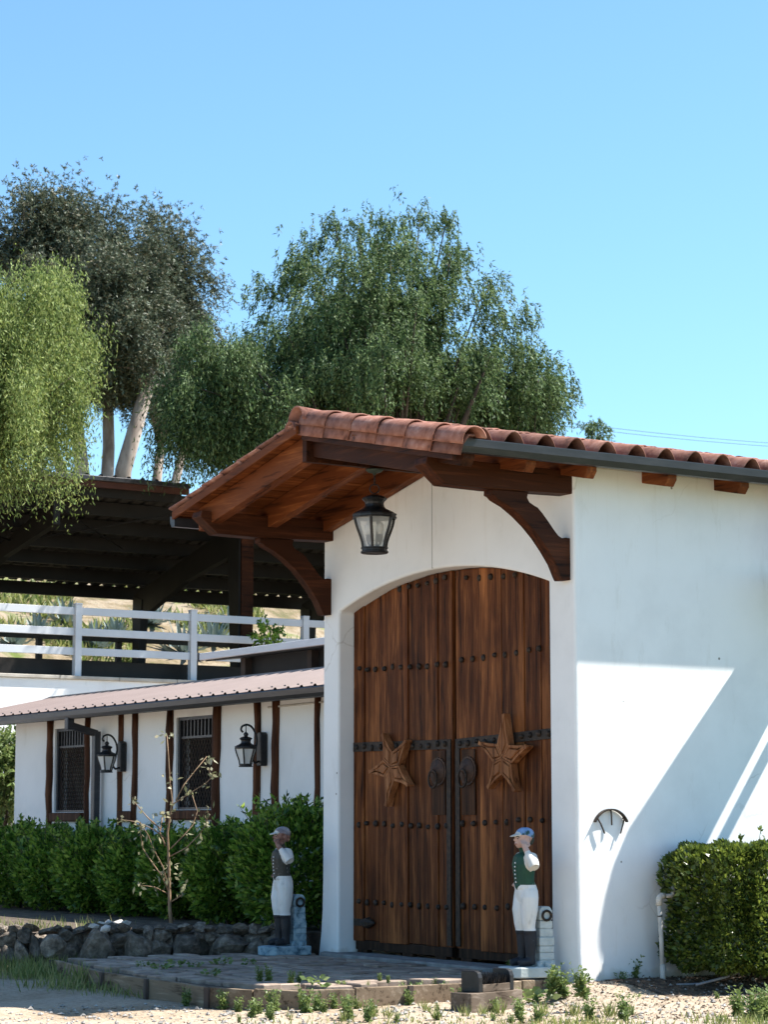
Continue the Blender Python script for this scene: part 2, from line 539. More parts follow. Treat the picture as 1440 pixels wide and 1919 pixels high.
def ground_mat():
    m, nt, b = new_mat('dry_dirt_and_gravel')
    v = coords(nt, (1, 1, 1), False)
    n1 = N(nt, 'ShaderNodeTexNoise', Scale=0.55, Detail=8, Roughness=0.6)
    n2 = N(nt, 'ShaderNodeTexNoise', Scale=16, Detail=8, Roughness=0.75)
    vo = N(nt, 'ShaderNodeTexVoronoi', Scale=38)
    for n in (n1, n2, vo): nt.links.new(v, n.inputs['Vector'])
    a = ramp(nt, n1.outputs['Fac'], [(0.29, 0.22, 0.15), (0.42, 0.34, 0.255), (0.38, 0.32, 0.255)], [0.35, 0.5, 0.68])
    f = ramp(nt, n2.outputs['Fac'], [(0.38, 0.34, 0.30), (1, 1, 1), (1.0, 1.0, 1.0)], [0.30, 0.50, 0.7])
    c = mixc(nt, 0.85, a, f, 'MULTIPLY')
    p = ramp(nt, vo.outputs['Color'], [(0.55, 0.5, 0.46), (1, 1, 1)], [0.1, 0.5])
    c = mixc(nt, 0.45, c, p, 'MULTIPLY')
    nt.links.new(c, b.inputs['Base Color'])
    b.inputs['Roughness'].default_value = 0.95
    b.inputs['Specular IOR Level'].default_value = 0.1
    b1 = N(nt, 'ShaderNodeBump', Strength=0.7, Distance=0.03)
    nt.links.new(n2.outputs['Fac'], b1.inputs['Height'])
    b2 = N(nt, 'ShaderNodeBump', Strength=0.5, Distance=0.012)
    nt.links.new(vo.outputs['Distance'], b2.inputs['Height'])
    nt.links.new(b1.outputs[0], b2.inputs['Normal'])
    nt.links.new(b2.outputs[0], b.inputs['Normal'])
    return m


DIRT = ground_mat()

# ------------------------------------------------------------------ setting: ground, bed, hillside


def gz(x, y):
    """height of the yard"""
    x = np.asarray(x, float)
    y = np.asarray(y, float)
    z = -0.185 + 0.0 * x
    z = z + 0.145 * np.exp(-((x - 0.1) / 0.9) ** 2) * (y > -0.6) * np.clip((y + 0.6) / 0.5, 0, 1)
    z = z + 0.018 * np.sin(1.7 * x + 0.6 * y) * np.sin(1.1 * y + 0.4) + 0.010 * np.sin(4.1 * x + 1.3) * np.sin(3.7 * y)
    return z


def grid_mesh(name, xs, ys, fz):
    X, Y = np.meshgrid(xs, ys, indexing='ij')
    Z = fz(X, Y)
    nx, ny = X.shape
    V = np.stack([X, Y, Z], -1).reshape(-1, 3)
    i = np.arange(nx * ny).reshape(nx, ny)
    F = np.stack([i[:-1, :-1], i[1:, :-1], i[1:, 1:], i[:-1, 1:]], -1).reshape(-1, 4)
    me = bpy.data.meshes.new(name)
    me.from_pydata(V.tolist(), [], F.tolist())
    me.polygons.foreach_set('use_smooth', [True] * len(me.polygons))
    return me


def sub_prism(name, poly, z0, z1, mat):
    bm = bmesh.new()
    vs = [bm.verts.new((x, y, z1)) for x, y in poly]
    f = bm.faces.new(vs)
    r = bmesh.ops.extrude_face_region(bm, geom=[f])
    for v in r['geom']:
        if isinstance(v, bmesh.types.BMVert): v.co.z = z0
    bmesh.ops.recalc_face_normals(bm, faces=bm.faces)
    me = bpy.data.meshes.new(name)
    bm.to_mesh(me)
    bm.free()
    return put(name, me, mat)


def axis_steps(lo, hi, fine_lo, fine_hi, st):
    a = list(np.arange(fine_lo, fine_hi + 1e-6, st))
    out_hi = [fine_hi + (hi - fine_hi) * t for t in (0.02, 0.06, 0.15, 0.35, 1.0)]
    out_lo = [fine_lo + (lo - fine_lo) * t for t in (1.0, 0.35, 0.15, 0.06, 0.02)]
    return np.array(out_lo + a + out_hi)


put('ground', grid_mesh('ground', axis_steps(-700, 700, -12, 9, 0.15), axis_steps(-700, 700, -9, 6, 0.15), gz), DIRT)['kind'] = 'structure'


tag(sub_prism('bounce_cut_sheet', [(4.0, -1.6), (9, -3.5), (22, -1), (60, 6), (60, 90), (2.2, 90), (2.2, 3.4), (2.9, 1.4)], -0.3, -0.095,  # unseen green sheet added to cut ground bounce onto the right wall
              M('bounce_cut_green', [(0.035, 0.055, 0.014), (0.06, 0.085, 0.022)], 3, rough=0.95, bump=0.6)), kind='structure')


def hz(x, y):
    """height of the terrace and the hillside behind the retaining wall"""
    x = np.asarray(x, float)
    y = np.asarray(y, float)
    d = -22.0 - x
    z = 3.93 + 0.10 * np.clip(d, 0, 8) + 0.40 * np.clip(d - 8, 0, 10) + 0.06 * np.clip(d - 18, 0, 60)
    z = z + 0.12 * np.sin(0.9 * x + 0.5 * y) * np.clip((d - 8) / 3, 0, 1)
    return z


put('hillside', grid_mesh('hillside', np.concatenate([np.arange(-22.05, -42, -0.5), [-45, -55, -75, -120]]),
                          np.arange(-40, 90, 1.0), hz), HILL)['kind'] = 'structure'

# planting bed behind the dry stone wall
BED = [(-4.52, 0.05), (-4.95, -0.35), (-5.45, -1.2), (-5.95, -2.3), (-6.45, -3.4), (-9.0, -4.6), (-18.0, -4.2), (-18.0, 1.3), (-4.52, 1.3)]


def inpoly(x, y, poly):
    r = False
    n = len(poly)
    for i in range(n):
        (x1, y1), (x2, y2) = poly[i], poly[(i + 1) % n]
        if (y1 > y) != (y2 > y) and x < (x2 - x1) * (y - y1) / (y2 - y1) + x1: r = not r
    return r


tag(sub_prism('planting_bed', [(x - 0.26, y + 0.03) for x, y in BED], -0.4, 0.2, SOIL), kind='structure')

MULCH = M('dark_mulch', [(0.022, 0.015, 0.010), (0.075, 0.052, 0.035), (0.17, 0.125, 0.09)], 16, rough=0.95, bump=0.9, bscale=30, dist=0.03)
put('mulch_bed', grid_mesh('mulch_bed', np.linspace(0.0, 1.5, 16), np.linspace(0.25, 8.0, 60), lambda x, y: gz(x, y) + 0.006 - 0.05 * np.clip((x - 1.0 + 0.25 * np.sin(2.3 * y) - 0.35 * np.clip(y - 0.2, 0, 1)) / 0.4, 0, 1)), MULCH)['kind'] = 'structure'

# patio with irregular flagstones
PATIO = [(-4.62, 0.6), (-5.0, -0.5), (-5.35, -1.35), (-5.12, -2.62), (-3.1, -3.02), (-0.95, -3.13), (-0.27, -2.68), (-0.21, -1.15), (-0.26, 0.6)]
patio = tag(sub_prism('patio', PATIO, -0.35, -0.045, SOIL), kind='structure')
rs = random.Random(3)
y = -3.1
row = 0
while y < 0.16:
    h = rs.uniform(0.20, 0.34)
    x = -5.5 + rs.uniform(0, 0.3)
    while x < -0.25:
        w = rs.uniform(0.24, 0.52)
        g = 0.02
        j = lambda: rs.uniform(-0.045, 0.045)
        poly = [(x + g + j() * .5, y + g + j()), (x + w - g + j() * .5, y + g + j()), (x + w - g + j() * .5, y + h - g + j() * .4), (x + w * 0.5 + j(), y + h - g + j() * .5), (x + g + j() * .5, y + h - g + j() * .4)]
        cxp, cyp = sum(p[0] for p in poly) / 5, sum(p[1] for p in poly) / 5
        if all(inpoly(px, py, PATIO) for px, py in poly):
            zt = rs.uniform(-0.014, 0.010)
            mb = MB().prism([(a - cxp, b - cyp) for a, b in poly], 2, -0.06, zt)
            o = put('flagstone', mb.mesh('flagstone'), FLAG, patio, loc=(cxp, cyp, 0))
            bev(o, 0.008, 1)
        x += w
    y += h

# ------------------------------------------------------------------ gatehouse
XR, SL, ZR = -2.19, 0.21, 5.04          # ridge line, roof slope, deck underside at the ridge


def zd(x): return ZR - SL * abs(x - XR)


gh = empty('gatehouse', (-2.19, 0, 0), 'white stucco gatehouse with arched plank doors and clay tile roof', 'building')
AX0, AX1, ZSP, RISE = -4.06, -0.39, 3.53, 0.285
aw = (AX1 - AX0) / 2
AR = (aw * aw + RISE * RISE) / (2 * RISE)


def arch_z(x): return ZSP + RISE - AR + math.sqrt(max(0, AR * AR - (x - (AX0 + AX1) / 2) ** 2))


out = [(-4.47, -0.12), (-4.44, 0.05), (-4.41, 0.2), (-4.385, 0.42), (-4.375, 0.8), (-4.365, zd(-4.365) - 0.012), (XR, ZR - 0.012), (-0.0, zd(0) - 0.012)]
out += [(0.0, 0.9), (0.004, 0.5), (0.012, 0.25), (0.024, 0.08), (0.034, -0.12)]
out += [(AX1 + 0.02, -0.12), (AX1, 0.3)]
out += [(AX1 + (AX0 - AX1) * t / 28, arch_z(AX1 + (AX0 - AX1) * t / 28)) for t in range(29)]
out += [(AX0, 0.3), (AX0 - 0.005, -0.12)]
w = MB().prism(out, 1, 0.0, 4.3).build('wall', STUCCO, gh)
bev(w, 0.028, 3, 50)
# expansion joint down the gable
MB().box(-2.2975, -2.2925, -0.0025, 0.02, arch_z(-2.29) + 0.01, zd(-2.29) - 0.02).build('joint_line', CONC, gh)
MB().prism([(-4.35, 0.02), (-4.2, -0.13), (-0.35, -0.16), (-0.3, 0.25), (-4.35, 0.25)], 2, -0.1, 0.03).build('threshold', CONC, gh, bevel=0.012)

# beams, rafters
for (xa, xb) in ((-4.37, -4.17), (-0.215, -0.02)):
    prof = [(0.35, 4.30), (0.35, 4.50), (-1.57, 4.50), (-1.585, 4.44), (-1.38, 4.275), (-0.9, 4.268)]
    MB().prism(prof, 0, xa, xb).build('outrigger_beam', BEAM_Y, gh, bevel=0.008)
    c = (xa + xb) / 2
    br = [(0.0, 3.51), (0.0, 3.89), (-0.05, 3.893), (-0.09, 3.885), (-0.13, 3.905), (-0.175, 3.95), (-0.24, 4.025), (-0.305, 4.095), (-0.36, 4.145), (-0.40, 4.16), (-0.45, 4.185), (-0.475, 4.225), (-0.46, 4.275),
          (-0.86, 4.272), (-0.865, 4.225), (-0.83, 4.212), (-0.80, 4.185), (-0.68, 4.135), (-0.56, 4.06), (-0.45, 3.975), (-0.345, 3.875), (-0.25, 3.765), (-0.165, 3.65), (-0.11, 3.54), (-0.09, 3.505)]
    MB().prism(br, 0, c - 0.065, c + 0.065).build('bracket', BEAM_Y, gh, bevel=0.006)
raft_y = [-1.40, -0.74, -0.07, 0.85, 1.72, 2.6, 3.45]
for k, yy in enumerate(raft_y):
    for s in (-1, 1):
        xe = XR + s * 2.56 if s > 0 else XR - 2.44
        dz = SL * abs(xe - XR)
        zt = ZR - 0.006
        hh = 0.235
        cut = 0.10
        poly = [(XR + s * 0.04, zt - SL * 0.04), (xe, zt - dz), (xe, zt - dz - 0.055), (xe - s * 0.05, zt - dz - 0.115), (xe - s * 0.40, zt - dz - 0.125 + SL * 0.40), (xe - s * 0.46, zt - dz - hh + SL * 0.46), (XR + s * 0.04, zt - hh - SL * 0.04)]
        if s < 0 and k == 0:
            xe = -4.45
            dz = SL * abs(xe - XR)
            poly = [(XR - 0.04, zt - SL * 0.04), (xe, zt - dz), (xe, zt - dz - hh), (XR - 0.04, zt - hh - SL * 0.04)]
        wd = 0.055 if k else 0.06
        MB().prism(poly, 1, yy - wd, yy + wd).build('rafter', BEAM_X if (k and s > 0) or s < 0 else BEAM_D, gh, bevel=0.006)
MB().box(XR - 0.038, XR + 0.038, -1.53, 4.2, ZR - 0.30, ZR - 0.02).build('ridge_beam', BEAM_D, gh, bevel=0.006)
# soffit boards laid along the eaves
for s in (-1, 1):
    n = 19
    for i in range(n):
        a, b = i * 2.54 / n, (i + 1) * 2.54 / n - 0.006
        x0, x1 = XR + s * (a + 0.002), XR + s * b
        z0, z1 = zd(x0), zd(x1)
        dj = rs.uniform(0, 0.004)
        MB().prism([(x0, z0 + dj), (x1, z1 + dj), (x1, z1 + 0.024), (x0, z0 + 0.024)], 1, -1.57 - rs.uniform(0, 0.012), 4.45).build('soffit_board', DECK, gh)
# barge board on the left rake, fascias
p0, p1 = (XR, ZR), (-4.745, zd(-4.745))
MB().prism([(XR - 0.01, ZR + 0.045), (-4.75, zd(-4.75) + 0.045), (-4.75, zd(-4.75) - 0.035), (XR - 0.01, ZR - 0.035)], 1, -1.615, -1.585).build('barge_board', BEAM_X, gh, bevel=0.004)
MB().prism([(XR, ZR + 0.03), (0.36, zd(0.36) + 0.03), (0.36, zd(0.36) - 0.09), (XR, ZR - 0.09)], 1, -1.565, -1.525).build('barge_board', BEAM_D, gh, bevel=0.004)
for xe, s in ((0.353, 1), (-4.735, -1)):
    z = zd(xe)
    MB().box(min(xe, xe + s * 0.02), max(xe, xe + s * 0.02), -1.55, 4.45, z - 0.015, z + 0.02).build('fascia', BEAM_Y, gh)
    xo = xe + s * 0.022
    gp = [(0, 0.0), (0.0, 0.105), (0.004, 0.105), (0.004, 0.004), (0.062, 0.004), (0.092, 0.05), (0.100, 0.108), (0.092, 0.108), (0.092, 0.114), (0.106, 0.114), (0.106, 0.106), (0.099, 0.046), (0.066, -0.003), (0, -0.003)]
    zb = 4.484 if s > 0 else 4.40
    mb = MB().prism([(xo + s * a, zb + b) for a, b in gp], 1, -1.575, 4.4)
    mb.prism([(xo + s * a, zb + b) for a, b in ((0, 0), (0.066, -0.003), (0.099, 0.046), (0.104, 0.11), (0, 0.105))], 1, -1.579, -1.574)
    mb.build('gutter', GUTTER, gh)


# clay tiles
def s_tile():
    TW, LT, th = 0.335, 0.43, 0.014
    def prof(t):
        if t < 0.64: return 0.112 * math.sin(math.pi * t / 0.64) ** 0.8
        return -0.018 * math.sin(math.pi * (t - 0.64) / 0.36)
    ts = [0, 0.05, 0.13, 0.22, 0.32, 0.42, 0.51, 0.59, 0.64, 0.74, 0.87, 1.0]
    mb = MB()
    n = len(ts)
    for l in (0, LT):
        for off in (0, th):
            mb.v += [(l, (t - 0.5) * TW * 1.03, prof(t) + off) for t in ts]
    for k in range(n - 1):
        mb.f += [[n + k, n + k + 1, 3 * n + k + 1, 3 * n + k], [k + 1, k, 2 * n + k, 2 * n + k + 1], [k, k + 1, n + k + 1, n + k], [2 * n + k + 1, 2 * n + k, 3 * n + k, 3 * n + k + 1]]
    mb.f += [[0, n, 3 * n, 2 * n], [n - 1, 3 * n - 1, 4 * n - 1, 2 * n - 1]]
    return mb.mesh('roof_tile', True)


TM = s_tile()
TM.materials.append(TILE)
ncol = 17
tl = math.atan(SL)
for s in (1, -1):
    for c in range(ncol):
        yc = (-1.26 if s > 0 else -1.44) + 0.3385 * c
        for r in range(7):
            d = 2.635 - (r + 1) * 0.365 - 0.05      # plan distance from the ridge of the upper end
            dx = max(0.02, d)
            x = XR + s * dx
            z = zd(x) + 0.078
            o = put('roof_tile', TM, None, gh, loc=(x, yc + rs.uniform(-.006, .006), z + rs.uniform(-.003, .004)), rot=(0, tl - 0.045 + rs.uniform(-.006, .006), (0 if s > 0 else math.pi) + rs.uniform(-.012, .012)))


def barrel(r0, r1, L, th=0.014, a0=0.0, a1=math.pi, n=14):
    mb = MB()
    for (l, r) in ((0, r0), (L, r1)):
        for off in (0, th):
            for k in range(n + 1):
                t = a0 + (a1 - a0) * k / n
                mb.v.append((l, (r + off) * math.cos(t), (r + off) * math.sin(t)))
    m = n + 1
    for k in range(n):
        mb.f += [[m + k, m + k + 1, 3 * m + k + 1, 3 * m + k], [k, k + 1, 2 * m + k + 1, 2 * m + k], [k, k + 1, m + k + 1, m + k], [2 * m + k, 2 * m + k + 1, 3 * m + k + 1, 3 * m + k]]
    mb.f += [[0, m, 3 * m, 2 * m], [m - 1, 2 * m - 1, 4 * m - 1, 3 * m - 1]]
    return mb


RM = barrel(0.128, 0.112, 0.52).mesh('ridge_tile', True)
RM.materials.append(TILE)
for k in range(13):
    put('ridge_tile', RM, None, gh, loc=(XR + rs.uniform(-.005, .005), -1.63 + k * 0.46, 5.128 + rs.uniform(-.003, .003)), rot=(0, 0.035, math.pi / 2 + rs.uniform(-.01, .01)))
put('end_tile', barrel(0.085, 0.08, 0.40, a0=0.0, a1=math.pi).mesh('end_tile', True), TILE, gh, loc=(XR - 0.12, -1.63, 5.045), rot=(0, 0.03, math.pi / 2))


# rake tiles: a row of barrels along the right-hand front edge and curved flange tiles below them
KM = barrel(0.098, 0.116, 0.50, a0=rad(15), a1=rad(196), n=14).mesh('rake_tile', True)
KM.materials.append(TILE)


def flange_mesh():
    mb = MB()
    prof = [(0.03, 0.06), (-0.03, 0.055), (-0.06, 0.035), (-0.08, 0.0), (-0.09, -0.04), (-0.096, -0.09)]
    n = len(prof)
    for (l, g) in ((0, 0.0), (0.50, 0.016)):
        for off in (0, 0.016):
            mb.v += [(l, a - g - off * (1 if a < -0.02 else 0.3), b + (off if a > -0.05 else 0) + (g if a > -.05 else -g * .4)) for a, b in prof]
    for k in range(n - 1):
        mb.f += [[n + k, n + k + 1, 3 * n + k + 1, 3 * n + k], [k, k + 1, 2 * n + k + 1, 2 * n + k], [k, k + 1, n + k + 1, n + k], [2 * n + k, 2 * n + k + 1, 3 * n + k + 1, 3 * n + k]]
    mb.f += [[0, n, 3 * n, 2 * n], [n - 1, 2 * n - 1, 4 * n - 1, 3 * n - 1]]
    return mb.mesh('flange_tile', True)


FM = flange_mesh()
FM.materials.append(TILE)
for k in range(6):
    x = XR + 0.02 + k * 0.455
    put('rake_tile', KM, None, gh, loc=(x, -1.495 + rs.uniform(-.005, .005), zd(x) + 0.088), rot=(0, tl - 0.02, rs.uniform(-.01, .01)))
    x -= 0.06
    put('flange_tile', FM, None, gh, loc=(x, -1.475 + rs.uniform(-.005, .005), zd(max(x, XR)) + 0.052), rot=(0, tl - 0.02, rs.uniform(-.01, .01)))

# plank doors: part door > plank, stud, strap, pull plate
LOCKWOOD = wood('dark_stained_lock_wood', (0.012, 0.006, 0.003), (0.045, 0.018, 0.008), (0.10, 0.042, 0.018), 2, jit=0.1)
PLATE = M('rusty_pull_plate', [(0.02, 0.013, 0.010), (0.055, 0.030, 0.020), (0.10, 0.05, 0.03)], 16, rough=0.6, metallic=0.2, bump=0.4)


def door(xs, yf, side):
    d = put('door', MB().box(min(xs) + 0.03, max(xs) - 0.03, yf + 0.052, yf + 0.075, 0.2, 3.45).mesh('door'), DARKWOOD, gh)
    for a, b in zip(xs[:-1], xs[1:]):
        ww = rs.uniform(0.003, 0.0065)
        n = 6
        top = [(a + ww + (b - a - 2 * ww) * i / n, arch_z(a + ww + (b - a - 2 * ww) * i / n) - 0.006) for i in range(n + 1)]
        zb = 0.15 + rs.uniform(-0.012, 0.012)
        dy = rs.uniform(-0.009, 0.009)
        MBp = MB().prism([(a + ww, zb), (b - ww, zb)] + top[::-1], 1, yf + dy, yf + 0.05)
        MBp.build('plank', DOORWOOD, d, bevel=0.005)
    return d


def door_x(pxs): return [float(at(p, 1260, 1, 0.2)[0]) for p in pxs]


xl = [-4.052] + door_x([685.8, 713.6, 729, 767.7, 801, 823.7]) + [-2.225]
xr = [-2.195] + door_x([899.5, 942, 984, 1015]) + [-0.40]
dl = door(xl, 0.185, -1)
dr = door(xr, 0.20, 1)
MB().box(-2.30, -2.12, 0.262, 0.29, 0.05, 3.74).build('seam_light_block', DARKWOOD, dl)  # added behind the leaves to stop light showing through the seam
MB().box(AX0 - 0.05, AX1 + 0.05, 4.1, 4.16, -0.05, 3.9).build('passage_light_block', DARKWOOD, gh)  # unseen panel added to shut out light from the passage's far end
STUD = MB().lathe([(0.030, 0.0), (0.029, 0.008), (0.024, 0.020), (0.014, 0.028), (0.003, 0.031)], 10).mesh('stud', True)
STUD.materials.append(IRON)


def studs(d, yf, xa, xb, n, za, zb):
    for i in range(n):
        t = i / (n - 1)
        x = xa + (xb - xa) * t + rs.uniform(-.012, .012)
        put('stud', STUD, None, d, loc=(x, yf - 0.001, za + (zb - za) * t + rs.uniform(-.012, .012)), rot=(math.pi / 2, 0, 0), scale=(rs.uniform(0.8, 1.15), rs.uniform(0.8, 1.2), rs.uniform(0.7, 1.1)))


for (za, zb) in ((2.93, 2.89), (1.335, 1.312), (0.545, 0.53)):
    studs(dl, 0.18, -3.93, -2.32, 11, za, zb)
studs(dl, 0.18, -3.15, -2.33, 6, 3.70, 3.74)
for (za, zb) in ((2.915, 2.95), (1.345, 1.375), (0.545, 0.575)):
    studs(dr, 0.195, -2.06, -0.60, 9, za, zb)
studs(dr, 0.195, -1.98, -0.95, 6, 3.715, 3.66)
for d, yf, xa, xb, za, zb in ((dl, 0.185, -4.04, -2.24, 2.125, 2.105), (dr, 0.20, -2.18, -0.42, 2.105, 2.165)):
    MB().bar((xa, yf - 0.009, za), (xb, yf - 0.009, zb), 0.012, 0.095, up=(0, 0, 1)).build('strap', IRON, d, bevel=0.003)
    studs(d, yf - 0.014, xa + 0.08, xb - 0.08, 12, za, zb)
    MB().box(xa if d is dr else xb - 0.07, xa + 0.07 if d is dr else xb, yf - 0.016, yf - 0.003, 0.17, 2.06).build('edge_strip', IRON, d)
    MB().box(xa + 0.02, xb - 0.02, yf + 0.006, yf + 0.06, 0.06, 0.155).build('bottom_rail', DARKWOOD, d, bevel=0.006)
    for fx in (0.08, 0.55, 0.88):
        xx = xa + (xb - xa) * fx
        MB().box(xx - 0.09, xx + 0.09, yf + 0.01, yf + 0.07, 0.03, 0.062).build('foot_block', DARKWOOD, d)
for d, yf, x in ((dl, 0.185, -2.45), (dr, 0.20, -1.96)):
    z = 1.845
    # dark stained lock panel, round pull plate with scalloped rim, boss and ring
    MB().box(x - 0.12, x + 0.11, yf - 0.010, yf - 0.004, 1.42, 2.05).build('lock_panel', LOCKWOOD, d, bevel=0.003)
    prof = []
    mb = MB()
    n = 40
    for k in range(n):
        t = 2 * math.pi * k / n
        r = 0.138 * (1 + 0.025 * math.cos(20 * t))
        prof.append((x + r * math.cos(t), z + r * math.sin(t)))
    mb.prism(prof, 1, yf - 0.024, yf - 0.010)
    pl = mb.build('pull_plate', PLATE, d)
    b2 = MB().lathe([(0.12, 0), (0.115, 0.008), (0.075, 0.012), (0.05, 0.03), (0.03, 0.045), (0.012, 0.07), (0.002, 0.075)], 20)
    o = put('boss', b2.mesh('boss', True), PLATE, d, loc=(x, yf - 0.023, z), rot=(math.pi / 2, 0, 0))
    ring = [(x + 0.055 * math.cos(t), yf - 0.085 + 0.01 * math.cos(t), z - 0.075 + 0.085 * math.sin(t)) for t in [2 * math.pi * i / 20 for i in range(21)]]
    MB().tube(ring, 0.011, 7).build('pull_ring', IRON, d, True)
MB().box(-4.02, -3.86, 0.165, 0.184, 0.30, 0.37).tube([(-3.86, 0.17, 0.335), (-3.74, 0.17, 0.335), (-3.62, 0.17, 0.335)], [0.035, 0.06, 0.005], 8).build('hinge_strap', IRON, dl)

# unseen canopy, added and outlined to throw the diagonal shadow on the right wall
cn = empty('shadow_canopy', (0, 2.9, 3.7), 'added unseen canopy casting the diagonal shadow on the right wall', 'shadow caster')
cpoly = [(0.0, 2.74), (0.10, 2.60), (0.22, 2.47), (0.40, 2.27), (0.574, 2.09), (0.65, 2.11), (0.717, 2.18), (0.79, 2.28), (0.837, 2.39), (0.90, 2.62), (0.92, 2.85), (0.90, 3.0), (0.574, 3.07), (0.346, 3.16), (0.0, 3.32)]
cpoly = [(a * 1.14, b) for a, b in cpoly]
MB().prism(cpoly, 2, 3.69, 3.73).build('deck', BEAM_Y, cn, bevel=0.005)
MB().bar((0.0, 3.48, 3.71), (0.8, 3.20, 3.71), 0.09, 0.06).build('rail', BEAM_Y, cn)  # added bar for the thin second shadow band
MB().bar((0.72, 2.35, 3.66), (0.72, 3.5, 3.66), 0.06, 0.06).build('beam', BEAM_Y, cn)
MB().bar((0.0, 2.95, 3.3), (0.66, 2.95, 3.66), 0.06, 0.06).build('strut', BEAM_Y, cn)

# wall rack
p = at(1142, 1515, 0, 0.0)
rk = empty('tack_rack', (0, p[1], p[2]), 'curved black iron tack rack with three prongs on right stucco wall', 'wall rack')
arc = []
mb = MB()
n = 14
for k in range(n + 1):
    t = rad(28) + rad(124) * k / n
    arc.append((p[1] + 0.205 * math.cos(t) , p[2] - 0.205 + 0.205 * math.sin(t)))
arc2 = [(a, b - 0.012) for a, b in arc]
mb.prism(arc + arc2[::-1], 0, 0.004, 0.048)
mb.build('arc_band', IRON, rk)
for dy, dz, tilt in ((-0.15, -0.085, 0.07), (0.0, -0.012, 0.0), (0.15, -0.085, -0.05)):
    y0, z0 = p[1] + dy, p[2] + dz
    MB().tube([(0.005, y0, z0), (0.028, y0, z0 - 0.004), (0.034, y0 + tilt * .4, z0 - 0.05), (0.036, y0 + tilt, z0 - 0.135)], 0.0075, 6).build('prong', IRON, rk)


# wooden stars
def star(px, label, rot, seed):
    c = at(px[0], px[1], 1, 0.15)
    st = empty('wooden_star', (c[0], 0.16, c[2]), label, 'star', 'carved stars on the gate doors')
    R1, R2 = 0.40, 0.155
    rr = random.Random(seed)
    for k in range(5):
        a = rot + math.pi / 2 + k * 2 * math.pi / 5
        dA = math.pi / 5
        Rk = R1 * rr.uniform(0.93, 1.05)
        pts = [(0, 0), (R2 * math.cos(a - dA), R2 * math.sin(a - dA)),
               (0.62 * Rk * math.cos(a - 0.20), 0.62 * Rk * math.sin(a - 0.20)), (Rk * math.cos(a - .02), Rk * math.sin(a - .02)), (Rk * math.cos(a + .02), Rk * math.sin(a + .02)),
               (0.62 * Rk * math.cos(a + 0.20), 0.62 * Rk * math.sin(a + 0.20)), (R2 * math.cos(a + dA), R2 * math.sin(a + dA))]
        g = 0.003
        mx, mz = sum(q[0] for q in pts) / 7, sum(q[1] for q in pts) / 7
        bm = bmesh.new()
        vs = [bm.verts.new((mx + (q[0] - mx) * 0.98, 0, mz + (q[1] - mz) * 0.98)) for q in pts]
        f = bm.faces.new(vs)
        f.normal_update()
        r = bmesh.ops.extrude_face_region(bm, geom=[f])
        nf = [e for e in r['geom'] if isinstance(e, bmesh.types.BMFace)][0]
        for v in nf.verts: v.co.y = -0.075
        bmesh.ops.inset_region(bm, faces=[nf], thickness=0.024, depth=0.0)
        ctr = nf.calc_center_median()
        bmesh.ops.inset_region(bm, faces=[nf], thickness=0.008, depth=0.0)
        for v in nf.verts: v.co.y = -0.058
        bmesh.ops.inset_region(bm, faces=[nf], thickness=0.012, depth=0.0)
        for v in nf.verts: v.co.y = -0.082
        bmesh.ops.recalc_face_normals(bm, faces=bm.faces)
        me = bpy.data.meshes.new('star_point')
        bm.to_mesh(me)
        bm.free()
        put('star_point', me, STARWOOD, st, loc=(c[0], 0.165, c[2]))
    return st


star((741, 1437), 'carved wooden star tilted on the left gate door', rad(24), 1)
star((951, 1420), 'carved wooden star nearly upright on the right gate door', rad(-4), 2)


# ------------------------------------------------------------------ lanterns
def hexp(R, a): return (R * math.cos(a), R * math.sin(a))


